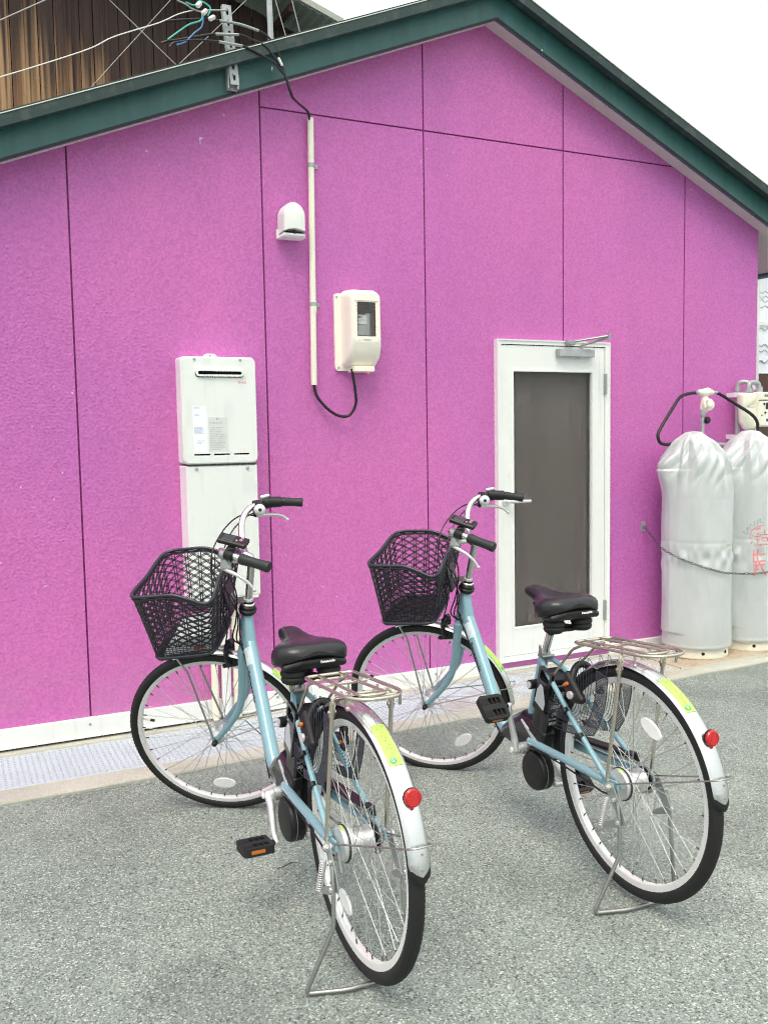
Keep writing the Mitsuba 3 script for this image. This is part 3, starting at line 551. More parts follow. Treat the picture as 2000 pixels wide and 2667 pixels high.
# ================================================================= timber building behind
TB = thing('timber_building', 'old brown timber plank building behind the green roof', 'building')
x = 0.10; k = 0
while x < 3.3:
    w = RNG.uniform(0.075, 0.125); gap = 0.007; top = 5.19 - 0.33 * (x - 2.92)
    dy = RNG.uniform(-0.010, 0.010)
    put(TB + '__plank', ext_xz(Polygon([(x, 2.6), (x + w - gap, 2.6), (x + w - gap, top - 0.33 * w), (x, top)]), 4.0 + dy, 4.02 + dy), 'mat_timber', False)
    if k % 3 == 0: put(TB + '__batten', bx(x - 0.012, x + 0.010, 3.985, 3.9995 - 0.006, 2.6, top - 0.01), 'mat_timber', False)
    x += w; k += 1
put(TB + '__inner_wall', ext_xz(Polygon([(-2.0, 0), (3.4, 0), (3.4, 4.99), (-2.0, 6.75)]), 4.03, 4.1), 'mat_darkvoid', False)
ev = lambda x: 5.21 - 0.33 * (x - 2.92)
xs_ = np.arange(0.0, 3.45, 0.018)
co = Polygon([(x, ev(x) + 0.006 * math.sin(x * 2 * PI / 0.075)) for x in xs_] + [(x, ev(x) + 0.010 + 0.006 * math.sin(x * 2 * PI / 0.075)) for x in xs_[::-1]])
put(TB + '__roof', ext_xz(co, 3.55, 7.0), 'mat_corrugated', False)
put(TB + '__roof_verge', ext_xz(Polygon([(0, ev(0) + 0.012), (3.44, ev(3.44) + 0.012), (3.44, ev(3.44) + 0.065), (0, ev(0) + 0.065)]), 3.53, 3.58), 'mat_corrugated_edge', False)
put(TB + '__verge_cap', ext_xz(Polygon([(2.0, ev(2.0) + 0.066), (3.05, ev(3.05) + 0.066), (3.05, ev(3.05) + 0.10), (2.0, ev(2.0) + 0.10)]), 3.54, 3.62), 'mat_corrugated', False)
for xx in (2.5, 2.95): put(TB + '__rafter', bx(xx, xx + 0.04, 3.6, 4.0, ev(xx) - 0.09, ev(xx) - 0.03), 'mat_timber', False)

# ================================================================= neighbouring frame at right
NB = thing('neighbouring_shed', 'white framed board with dark wavy marks just past the right corner', 'shed')
put(NB + '__post', cbox(5.35, 5.402, 0.6, 0.66, 0.0, 2.66, 0.004), 'mat_white', False)
put(NB + '__rail', cat(cbox(5.35, 6.6, 0.57, 0.60, 2.645, 2.70, 0.006), cbox(5.40, 6.6, 0.61, 0.65, 2.13, 2.16, 0.003)), 'mat_white', False)
put(NB + '__gutter', seg((5.30, 0.56, 2.735), (6.6, 0.56, 2.78), 0.028, 12), 'mat_galv')
put(NB + '__board', cat(bx(5.402, 6.6, 0.62, 0.64, 2.16, 2.645), bx(5.402, 6.6, 0.625, 0.64, 1.785, 2.13)), 'mat_sticker_white', False)
put(NB + '__beam', bx(5.25, 6.6, 0.4, 0.55, 2.79, 2.93), 'mat_brown', False)
def wavy(x0, z0, s, w): return tube(spl([(x0, 0.6185, z0), (x0 + 0.03, 0.6185, z0 - 0.010 * s), (x0 + 0.065, 0.6185, z0 + 0.006 * s), (x0 + 0.14, 0.6185, z0 - 0.03 * s), (x0 + 0.3, 0.6185, z0 - 0.02 * s)], 6), w, 6)
put(NB + '__marks', cat([wavy(5.412, z, s, w) for z, s, w in ((2.372, 1, 0.002), (2.338, 1, 0.002), (2.306, -1, 0.002), (2.268, 1, 0.0025), (2.104, -1, 0.003), (1.992, 1, 0.0035), (1.95, 1, 0.003), (1.868, -1, 0.0045))]), 'mat_ink', kind='stuff')
put(NB + '__dark_panel', bx(5.402, 6.6, 0.63, 0.64, 0.0, 1.785), 'mat_brown', False)

# ================================================================= gas bottles, regulator, meter, chain
ZB = 0.058
COVERS = []
def gas_bottle(cx, cy, label, seed, ear):
    t = thing('gas_bottle', label, 'gas bottle', 'wrapped gas bottles by the wall')
    put(t + '__base_ring', lathe([(0.168, ZB), (0.176, ZB), (0.180, ZB + 0.006), (0.180, ZB + 0.055), (0.170, ZB + 0.09)], (cx, cy, 0), 'z', 40), 'mat_cream')
    a0 = math.atan2(-4.3 - cy, -cx)
    put(t + '__ring_hole', cat([disc(0.0095, 0.0035, (cx + 0.178 * math.cos(a), cy + 0.178 * math.sin(a), ZB + 0.034), (math.cos(a), math.sin(a), 0), 12) for a in a0 + np.array([-0.62, 0.22, 1.1, -1.5])]), 'mat_darkvoid', kind='stuff')
    put(t + '__bottle', lathe([(0.178, ZB + 0.05), (0.182, 0.3), (0.182, 1.05), (0.12, 1.2), (0.03, 1.26)], (cx, cy, 0), 'z', 32), 'mat_greymetal')
    nt, nz = 160, 170; th = np.arange(nt) * 2 * PI / nt; u = np.linspace(0, 1, nz)
    pu = [0, 0.03, 0.25, 0.5, 0.79, 0.84, 0.90, 0.945, 0.975, 0.99, 1]
    prof_z = np.interp(u, pu, [0.118, 0.12, 0.40, 0.74, 1.14, 1.19, 1.255, 1.315, 1.352, 1.370, 1.374])
    prof_r = np.interp(u, pu, [0.193, 0.195, 0.193, 0.196, 0.194, 0.188, 0.160, 0.123, 0.093, 0.062, 0.002])
    prof_r = np.convolve(np.pad(prof_r, 6, 'edge'), np.ones(13) / 13, 'valid'); prof_r[-1] = 0.002
    TH, U = np.meshgrid(th, u); Z = np.interp(U, u, prof_z); R = np.interp(U, u, prof_r)
    pt = np.stack([np.cos(TH) * 2.2 + seed, np.sin(TH) * 2.2, Z * 3.0], -1)
    sh = np.exp(-((Z - 1.22) / 0.13) ** 2)
    fold = (np.abs(npnoise(np.stack([np.cos(TH + 2.4 * (Z - 1.1)) * 3.4 + seed * 3, np.sin(TH + 2.4 * (Z - 1.1)) * 3.4, Z * 2.4], -1)) - 0.5) * 2)
    wq = TH * 7 / (2 * PI) + 2.2 * npnoise(np.stack([np.cos(TH) * 1.6 + seed, np.sin(TH) * 1.6, Z * 0 + 3], -1)) + 2.2 * (Z - 1.1) * (npnoise(np.stack([np.cos(TH) * 1.3 + seed * 2, np.sin(TH) * 1.3, Z * 0], -1)) - 0.2)
    tri = np.abs((wq % 1.0) - 0.5) * 2
    fold2 = np.abs(npnoise(np.stack([np.cos(TH - 3 * Z) * 4.2 + seed * 5, np.sin(TH - 3 * Z) * 4.2, Z * 5], -1)) - 0.5) * 2
    R = R + (0.014 * (npfbm(pt, 3) - 0.5)) + 0.008 * (np.abs(npnoise(np.stack([np.cos(TH + 1.5 * Z) * 2.6 + seed, np.sin(TH + 1.5 * Z) * 2.6, Z * 1.3], -1)) - 0.5) - 0.2) + sh * (0.030 * (tri - 0.55) + 0.026 * (fold2 - 0.4)) * np.clip((R - 0.06) / 0.07, 0, 1)
    # creases and horizontal seams
    for zc, amp, wd in ((0.735, 0.0022, 0.007), (0.36, 0.0009, 0.005), (0.985, 0.0007, 0.006)):
        R = R - amp * np.exp(-((Z - zc - 0.012 * (npnoise(np.stack([np.cos(TH) * 2, np.sin(TH) * 2, TH * 0 + zc * 9], -1)) - 0.5)) / wd) ** 2)
    puck = np.exp(-((Z - 0.64) / 0.06) ** 2); R = R + puck * 0.014 * (npnoise(np.stack([np.cos(TH) * 9 + 3, np.sin(TH) * 9, Z * 14], -1)) - 0.5) * 2
    R = R + 0.004 * (1 - np.clip(np.abs(((TH - (PI - 0.02)) + PI) % (2 * PI) - PI) / 0.035, 0, 1)) * (Z < 1.2)
    R = R + 0.0035 * np.exp(-((Z - 0.128) / 0.006) ** 2)
    if ear:
        da = ((TH - PI * 0.93) + PI) % (2 * PI) - PI
        ec = 1.165 + 0.05 * (npnoise(np.stack([TH * 4, TH * 0, TH * 0 + seed], -1)) - 0.5)
        R = R + 0.044 * np.exp(-(da / 0.36) ** 2) * np.exp(-((Z - ec) / np.where(Z > ec, 0.085, 0.12)) ** 2) * (0.7 + 0.7 * tri) + 0.016 * np.exp(-(da / 0.5) ** 2) * (Z > 0.2) * (Z < 1.15)
    lean = np.clip((Z - 1.15) / 0.22, 0, 1) ** 1.5
    X = cx + R * np.cos(TH) - 0.050 * lean * ear - 0.012 * lean; Y = cy + R * np.sin(TH) - 0.02 * lean; Z = Z - 0.020 * lean * (npnoise(np.stack([np.cos(TH) * 2 + seed, np.sin(TH) * 2, R * 9], -1)))
    Z = Z + 0.010 * (npnoise(np.stack([np.cos(TH) * 3 + seed, np.sin(TH) * 3, TH * 0], -1)) - 0.5) * (U < 0.02)
    VV = np.stack([X, Y, Z], -1).reshape(-1, 3)
    i, j = np.meshgrid(np.arange(nz - 1), np.arange(nt), indexing='ij'); j2 = (j + 1) % nt
    q = np.stack([i * nt + j, i * nt + j2, (i + 1) * nt + j2, (i + 1) * nt + j], -1).reshape(-1, 4)
    COVERS.append((R, prof_z))
    put(t + '__cover', TM(VV, np.vstack([q[:, [0, 1, 2]], q[:, [0, 2, 3]]])), 'mat_cover', True)
    return t
C1, C2 = (3.985, -0.250), (4.395, -0.255)
gas_bottle(*C1, 'gas bottle in a crumpled silver white cover, the one nearest the door', 1.3, 1.0)
b2 = gas_bottle(*C2, 'gas bottle in a silver white cover with red lettering, at the right edge', 4.7, 0.25)
# lettering on the second cover: strokes in (degrees round the bottle, height)
def on2(a, z, r=0.203): a = math.radians(a); return (C2[0] + r * math.cos(a), C2[1] + r * math.sin(a), z)
def strokes(S, w):
    """flat print following the cover: each stroke a ribbon in (arc length, height) wrapped round the bottle"""
    Rg, zg = COVERS[1]; nt = Rg.shape[1]; k = 0.2 * PI / 180
    shape = unary_union([LineString([(a * k, z) for a, z in st]).buffer(w, cap_style=2, join_style=2) for st in S]).segmentize(0.006)
    m_ = ext_xy(shape, 0.0, 0.0008); v = np.array(m_.vertices); th = v[:, 0] / k * PI / 180
    fi = (th % (2 * PI)) / (2 * PI) * nt; i0 = np.floor(fi).astype(int); fr_ = fi - i0
    row = np.interp(v[:, 1], zg, np.arange(len(zg))); r0 = np.floor(row).astype(int); rf_ = row - r0; r1 = np.minimum(r0 + 1, len(zg) - 1)
    g = lambda rr: Rg[rr, i0 % nt] * (1 - fr_) + Rg[rr, (i0 + 1) % nt] * fr_
    rad = g(r0) * (1 - rf_) + g(r1) * rf_ + 0.0006 + v[:, 2]
    return TM(np.stack([C2[0] + rad * np.cos(th), C2[1] + rad * np.sin(th), v[:, 1]], 1), m_.faces)
def glyph(a, z, ha, hz, S, rot=0):
    c, s = math.cos(rot), math.sin(rot); k = hz / 0.2125 * 57.3
    return [[(a + (x * c - y_ * s) * k, z + (x * s + y_ * c) * hz) for x, y_ in st] for st in S]
na = [[(-.5, .3), (.1, .3)], [(-.2, .55), (-.45, -.1)], [(.3, .35), (.5, .15)], [(.15, .2), (.15, -.4), (-.1, -.5), (-.25, -.35), (.0, -.25), (.5, -.45)]]
re = [[(-.3, .6), (-.3, -.6)], [(-.55, .25), (-.1, .25), (-.5, -.3)], [(-.15, .05), (.15, .3), (.2, -.3), (.55, -.45)]]
ta = [[(-.5, .3), (.15, .35)], [(-.15, .6), (-.45, -.5)], [(.1, .0), (.5, .05)], [(.1, -.35), (.3, -.45), (.55, -.4)]]
ga = [[(-.5, .25), (.4, .25), (.3, -.5), (.1, -.4)], [(-.1, .6), (-.2, 0), (-.5, -.5)], [(.45, .6), (.5, .45)], [(.6, .65), (.65, .5)]]
su = [[(-.4, .45), (.35, .45), (-.5, -.5)], [(.05, -.05), (.5, -.5)]]
ni = [[(-.45, .5), (-.5, -.5)], [(-.1, .35), (.4, .35)], [(-.1, -.3), (.1, -.42), (.45, -.38)]]
arc = []
for g_, (a, z, ro) in zip((na, re, ta, ga, su, ni), ((-142, 0.772, 0.75), (-137.6, 0.795, 0.55), (-132.4, 0.813, 0.4), (-126.6, 0.828, 0.25), (-120.8, 0.838, 0.12), (-115, 0.843, 0.03))):
    arc += glyph(a, z, 1, 0.026, g_, ro)
put(b2 + '__black_lettering', strokes(arc, 0.0011), 'mat_ink', kind='stuff')
chu = [[(-.5, .55), (-.35, .4)], [(-.6, .2), (-.45, .1)], [(-.6, -.5), (-.35, -.15)], [(.05, .6), (.2, .45)], [(-.15, .35), (.5, .35)], [(-.1, 0), (.45, 0)], [(.17, .35), (.17, -.5)], [(-.2, -.5), (.55, -.5)]]
put(b2 + '__warning_lettering', strokes(glyph(-125.5, 0.730, 1, 0.062, chu) + glyph(-111, 0.735, 1, 0.062, [[(-.5, .4), (.5, .4)], [(-.3, .1), (.3, .1), (.3, -.2), (-.3, -.2), (-.3, .1)], [(-.5, -.5), (.5, -.5)], [(0, .6), (0, .4)]]), 0.0016), 'mat_ink_red', kind='stuff')
put(b2 + '__red_lettering', cat(strokes([[(-136.5, 0.757), (-132, 0.785), (-126, 0.803), (-119, 0.812), (-112, 0.815)]], 0.0030), strokes([[(-129, 0.672), (-129, 0.60)], [(-129, 0.640), (-110, 0.645)], [(-129, 0.600), (-110, 0.606)], [(-122, 0.672), (-122, 0.602)], [(-129, 0.578), (-111, 0.585)], [(-129, 0.552), (-120, 0.555)], [(-125, 0.602), (-125, 0.55)], [(-119, 0.60), (-129, 0.515)], [(-119, 0.59), (-108, 0.52)], [(-126, 0.792), (-118, 0.80)], [(-124, 0.765), (-112, 0.77), (-112, 0.79)]], 0.0048)), 'mat_ink_pinkred', kind='stuff')

RG = thing('gas_regulator', 'white gas regulator with a black valve knob above the wrapped bottles', 'regulator')
rx, ry = 4.155, -0.125
put(RG + '__body', cat(hull([((rx - 0.035, ry, 1.603), 0.019), ((rx + 0.055, ry, 1.603), 0.017)], 14), hull([((rx - 0.005, ry - 0.004, 1.60), 0.026), ((rx + 0.02, ry - 0.004, 1.608), 0.024)], 14), hull([((rx, ry, 1.57), 0.022), ((rx - 0.004, ry, 1.50), 0.026)], 14)), 'mat_cream')
put(RG + '__diaphragm_cap', cat(disc(0.036, 0.020, (rx + 0.004, ry - 0.022, 1.528), (-0.3, -1, 0), 24, 0.006), disc(0.018, 0.034, (rx + 0.004, ry - 0.022, 1.530), (-0.3, -1, 0), 18, 0.004)), 'mat_cream')
put(RG + '__bolt', cat([disc(0.005, 0.006, (rx + 0.004 - 0.3 * 0.018 + 0.030 * math.cos(a), ry - 0.041, 1.528 + 0.030 * math.sin(a)), (-0.3, -1, 0), 6) for a in (0.7, 2.3, 3.9, 5.5)]), 'mat_greymetal', kind='stuff')
put(RG + '__stem', cat(seg((rx - 0.012, ry, 1.50), (rx - 0.014, ry, 1.465), 0.020, 14, 0.018), seg((rx - 0.014, ry, 1.465), (rx - 0.014, ry, 1.36), 0.011, 12), seg((rx - 0.014, ry, 1.415), (rx - 0.014, ry, 1.40), 0.015, 6), seg((rx - 0.014, ry, 1.45), (rx - 0.014, ry, 1.43), 0.016, 6)), 'mat_galv')
put(RG + '__knob', cat(disc(0.021, 0.020, (rx + 0.0, ry - 0.014, 1.436), (0.25, -1, 0), 16, 0.004)), 'mat_black')
put(RG + '__nut', cat(seg((rx - 0.075, ry, 1.601), (rx - 0.045, ry, 1.602), 0.011, 6), seg((rx - 0.060, ry, 1.601), (rx - 0.066, ry, 1.601), 0.015, 10)), 'mat_galv'); put(RG + '__nut', seg((rx + 0.065, ry, 1.603), (rx + 0.10, ry, 1.601), 0.011, 6), 'mat_galv')
t = thing('gas_hose', 'black gas hose from the regulator down to the bottle nearest the door', 'hose')
put(t, tube(spl([(rx - 0.07, ry, 1.600), (4.02, -0.125, 1.593), (3.948, -0.135, 1.570), (3.868, -0.150, 1.492), (3.782, -0.165, 1.400), (3.748, -0.175, 1.350), (3.762, -0.18, 1.308), (3.800, -0.19, 1.297), (3.842, -0.19, 1.299), (3.86, -0.2, 1.27), (3.862, -0.205, 1.235)], 8), 0.0095, 10), 'mat_cable')
t = thing('gas_hose', 'black gas hose from the regulator over to the bottle at the right edge', 'hose')
put(t, tube(spl([(rx + 0.09, ry, 1.602), (4.275, -0.13, 1.592), (4.325, -0.142, 1.564), (4.400, -0.17, 1.514), (4.470, -0.19, 1.470), (4.508, -0.2, 1.426), (4.516, -0.2, 1.372), (4.505, -0.2, 1.30)], 8), 0.0095, 10), 'mat_cable')
t = thing('gas_pipe', 'galvanised gas pipe rising along the wall to the gas meter', 'pipe')
put(t + '__riser', tube(fillet([(4.505, -0.05, 1.285), (4.503, -0.05, 1.672), (4.545, -0.10, 1.672), (4.56, -0.13, 1.62)], 0.03, 6), 0.0150, 12), 'mat_galv')
put(t + '__branch', seg((4.16, -0.05, 1.292), (4.508, -0.05, 1.280), 0.0150, 12), 'mat_galv')
put(t + '__socket', cat(seg((4.505, -0.05, 1.26), (4.505, -0.05, 1.305), 0.020, 12), seg((4.48, -0.05, 1.281), (4.53, -0.05, 1.279), 0.020, 12), seg((4.503, -0.05, 1.615), (4.503, -0.05, 1.640), 0.019, 12)), 'mat_galv')
for z in (1.592, 1.332): put(t + '__clamp', cat(cbox(4.468, 4.530, -0.072, -0.066, z - 0.014, z + 0.014, 0.001), cbox(4.462, 4.469, -0.072, 0, z - 0.014, z + 0.014, 0.001), disc(0.004, 0.003, (4.482, -0.072, z), (0, -1, 0), 8)), 'mat_white', False)
put(t + '__clamp', cat(cbox(4.452, 4.474, -0.072, -0.066, 1.245, 1.322, 0.001), disc(0.004, 0.003, (4.463, -0.072, 1.312), (0, -1, 0), 8), disc(0.004, 0.003, (4.463, -0.072, 1.254), (0, -1, 0), 8)), 'mat_white', False)
GM = thing('gas_meter', 'beige gas meter with display and small blue plate at the right edge', 'gas meter')
put(GM + '__bellows_case', cat(hull([((4.452, -0.12, 1.585), 0.018), ((4.57, -0.12, 1.585), 0.018), ((4.455, -0.12, 1.52), 0.018), ((4.57, -0.12, 1.52), 0.018), ((4.452, -0.14, 1.582), 0.018), ((4.57, -0.14, 1.582), 0.018), ((4.455, -0.14, 1.52), 0.018)], 10),
                              hull([((4.455, -0.13, 1.51), 0.022), ((4.565, -0.13, 1.51), 0.022), ((4.462, -0.13, 1.43), 0.024), ((4.49, -0.13, 1.395), 0.022), ((4.56, -0.13, 1.395), 0.022)], 12)), 'mat_cream')
put(GM + '__head', cat(cbox(4.548, 4.90, -0.178, -0.06, 1.392, 1.606, 0.008), cbox(4.553, 4.90, -0.182, -0.178, 1.560, 1.602, 0.002), cbox(4.558, 4.90, -0.181, -0.178, 1.400, 1.446, 0.002)), 'mat_cream', 30)
put(GM + '__lid_gap', bx(4.550, 4.90, -0.1795, -0.17, 1.552, 1.556), 'mat_ink_dark', False)
put(GM + '__union', cat(tube(fillet([(4.52, -0.12, 1.60), (4.52, -0.12, 1.668), (4.61, -0.12, 1.668), (4.61, -0.12, 1.60)], 0.035, 6), 0.0145, 12), seg((4.61, -0.12, 1.605), (4.61, -0.12, 1.640), 0.022, 8), seg((4.52, -0.12, 1.605), (4.52, -0.12, 1.63), 0.022, 8)), 'mat_galv')
put(GM + '__display', bx(4.590, 4.640, -0.1832, -0.1822, 1.576, 1.590), 'mat_ink_dark', False)
put(GM + '__display_digits', text_at('0182', 0.010, (4.612, -0.1833, 1.583), (1, 0, 0), (0, 0, 1), 0.0004), 'mat_sticker_grey', False)
put(GM + '__panel_button', cat(disc(0.0075, 0.003, (4.592, -0.178, 1.532), (0, -1, 0), 14), bx(4.606, 4.628, -0.1790, -0.178, 1.500, 1.540), disc(0.007, 0.004, (4.602, -0.178, 1.478), (0, -1, 0), 12), disc(0.004, 0.004, (4.572, -0.178, 1.462), (0, -1, 0), 10)), 'mat_ink_dark', kind='stuff')
put(GM + '__panel_stripe', bx(4.584, 4.600, -0.1787, -0.178, 1.514, 1.518), 'mat_label_lime', False)
put(GM + '__blue_plate', bx(4.608, 4.634, -0.1820, -0.181, 1.424, 1.441), 'mat_screen', False)
put(GM + '__case_seam', bx(4.435, 4.560, -0.1525, -0.15, 1.513, 1.516), 'mat_ink_dark', False)

CH = thing('safety_chain', 'thin steel chain slung across the wrapped gas bottles', 'chain')
def cp(c, a, z, r=0.208): a = math.radians(a); return (c[0] + r * math.cos(a), c[1] + r * math.sin(a), z)
pth = [(3.797, -0.014, 0.800), (3.785, -0.10, 0.745), cp(C1, 163, 0.702, 0.234), cp(C1, 183, 0.674, 0.229), cp(C1, -158, 0.643, 0.217), cp(C1, -136, 0.614), cp(C1, -116, 0.591), cp(C1, -95, 0.569), cp(C1, -78, 0.557), (4.16, -0.435, 0.540), cp(C2, -142, 0.530), cp(C2, -127, 0.531), cp(C2, -112, 0.537), cp(C2, -95, 0.545), cp(C2, -70, 0.56), (4.62, -0.40, 0.59), (4.72, -0.30, 0.65)]
P = spl(pth, 24); s = np.concatenate([[0], np.cumsum(np.linalg.norm(np.diff(P, axis=0), axis=1))])
pitch = 0.0235; nl = int(s[-1] / pitch)
for i in range(nl):
    a, b = [np.array([np.interp(q * pitch, s, P[:, k]) for k in range(3)]) for q in (i, i + 1)]
    m_ = (a + b) / 2; d = (b - a) / np.linalg.norm(b - a)
    nrm = np.array([m_[0] - (C1[0] if m_[0] < 4.2 else C2[0]), m_[1] + 0.25, 0]); nrm -= d * (nrm @ d); nrm /= np.linalg.norm(nrm); sd = np.cross(d, nrm)
    w = sd if i % 2 == 0 else nrm
    if i % 2: w = (nrm * 0.8 + sd * 0.6)
    ring = [m_ + d * 0.0098 * math.cos(q) * 1.25 + w * 0.0050 * math.sin(q) for q in np.arange(10) * 2 * PI / 10]
    put(CH + '__link', tube(ring, 0.0019, 5, closed=True), 'mat_chain', True)
t = thing('wall_hook', 'small steel hook plate on the pink wall holding the chain end', 'hook')
put(t + '__plate', ext_xz(rrect(3.781, 3.812, 0.774, 0.836, 0.004), -0.004, 0.0), 'mat_galv', False)
put(t + '__eye', tube([(3.797 + 0.009 * math.sin(q), -0.010 - 0.006 * math.cos(q), 0.806 + 0.013 * math.cos(q)) for q in np.arange(14) * 2 * PI / 14], 0.003, 6, closed=True), 'mat_greymetal', True)
#BIKES#
# ================================================================= the two bicycles
WR, TR = 0.332, 0.0175                         # tyre outer radius, tyre section radius
WB, HEAD_ANG, RAKE = 1.161, math.radians(68.97), 0.065
def rotax(P, c, ax, ang):
    ax = np.array(ax, float) / np.linalg.norm(ax); P = np.asarray(P, float) - c
    return P * math.cos(ang) + np.cross(ax, P) * math.sin(ang) + (P @ ax)[..., None] * ax * (1 - math.cos(ang)) + c
def unit_torus(R, r, nu, nv, tread=0.0):
    U, W = np.meshgrid(np.arange(nu) * 2 * PI / nu, np.arange(nv) * 2 * PI / nv, indexing='ij')
    k = np.arange(nu)[:, None] % 2
    shoulder = np.clip((np.cos(W) - 0.15) / 0.5, 0, 1)
    rr = r - tread * shoulder * (((k + (np.arange(nv)[None] // 2)) % 2) == 0) - tread * 0.7 * (np.abs(np.abs(W - PI * 2 * (W > PI)) - 0.42) < 0.1)
    V = np.stack([(R + rr * np.cos(W)) * np.cos(U), rr * np.sin(W), (R + rr * np.cos(W)) * np.sin(U)], -1).reshape(-1, 3)
    i, j = np.meshgrid(np.arange(nu), np.arange(nv), indexing='ij'); i2, j2 = (i + 1) % nu, (j + 1) % nv
    q = np.stack([i * nv + j, i * nv + j2, i2 * nv + j2, i2 * nv + j], -1).reshape(-1, 4)
    return TM(V, np.vstack([q[:, [0, 1, 2]], q[:, [0, 2, 3]]]))
def ring_prof(prof, n=120):
    """closed profile of (radius, y) swept round the axle"""
    prof = np.asarray(prof, float); L = len(prof); ang = np.arange(n) * 2 * PI / n
    V = np.stack([prof[:, None, 0] * np.cos(ang), np.broadcast_to(prof[:, None, 1], (L, n)), prof[:, None, 0] * np.sin(ang)], -1).reshape(-1, 3)
    i, j = np.meshgrid(np.arange(L), np.arange(n), indexing='ij'); i2, j2 = (i + 1) % L, (j + 1) % n
    q = np.stack([i * n + j, i2 * n + j, i2 * n + j2, i * n + j2], -1).reshape(-1, 4)
    return TM(V, np.vstack([q[:, [0, 1, 2]], q[:, [0, 2, 3]]]))
def arc_shell(R, half0, depth, a0, a1, n=60, th=0.0012, tip=0.0, m=9):
    """mudguard: curved section swept round the axle from angle a0 to a1"""
    out = []
    for a in np.linspace(a0, a1, n) if not tip else np.concatenate([np.linspace(a0, a1 - tip, n - 20), a1 - tip + tip * np.sin(np.linspace(0, PI / 2, 21)[1:])]):
        half = half0 if not tip or a < a1 - tip else half0 * max(0.10, math.sqrt(max(0, 1 - ((a - a1 + tip) / tip) ** 2)))
        for s, off in ((1, 0.0), (-1, -th)):
            ph = np.linspace(-1, 1, m)[::s]
            out.append([[(R + off - depth * (1 - math.sqrt(max(0, 1 - (p * 0.97) ** 2)))) * math.cos(a), p * half, (R + off - depth * (1 - math.sqrt(max(0, 1 - (p * 0.97) ** 2)))) * math.sin(a)] for p in ph])
    V = np.array(out).reshape(n, 2 * m, 3); k = 2 * m; VV = V.reshape(-1, 3)
    F = [[i * k + j, i * k + (j + 1) % k, (i + 1) * k + (j + 1) % k] for i in range(n - 1) for j in range(k)] + [[i * k + j, (i + 1) * k + (j + 1) % k, (i + 1) * k + j] for i in range(n - 1) for j in range(k)]
    for e in (0, n - 1):
        for j in range(m - 1): F += [[e * k + j, e * k + j + 1, e * k + k - 2 - j], [e * k + j, e * k + k - 2 - j, e * k + k - 1 - j]]
    return TM(VV, F)
def patch(R, half, depth, a0, a1, w0, w1, n=16, m=6, lift=0.0012):
    V = []
    for a in np.linspace(a0, a1, n):
        for p in np.linspace(w0, w1, m):
            r = R + lift - depth * (1 - math.sqrt(max(0, 1 - (p * 0.97) ** 2))); V.append([r * math.cos(a), p * half, r * math.sin(a)])
    i, j = np.meshgrid(np.arange(n - 1), np.arange(m - 1), indexing='ij')
    q = np.stack([i * m + j, (i + 1) * m + j, (i + 1) * m + j + 1, i * m + j + 1], -1).reshape(-1, 4)
    return TM(V, np.vstack([q[:, [0, 1, 2]], q[:, [0, 2, 3]]]))
def helix(a, b, r, turns, w, n=10):
    a, b = np.asarray(a, float), np.asarray(b, float); d = b - a; L = np.linalg.norm(d); d /= L
    u = np.cross(d, [1, 0, 0]); u /= np.linalg.norm(u); v = np.cross(d, u); t = np.linspace(0, 1, int(turns * n))
    return tube(a + t[:, None] * (b - a) + r * (np.cos(t * turns * 2 * PI)[:, None] * u + np.sin(t * turns * 2 * PI)[:, None] * v), w, 5)

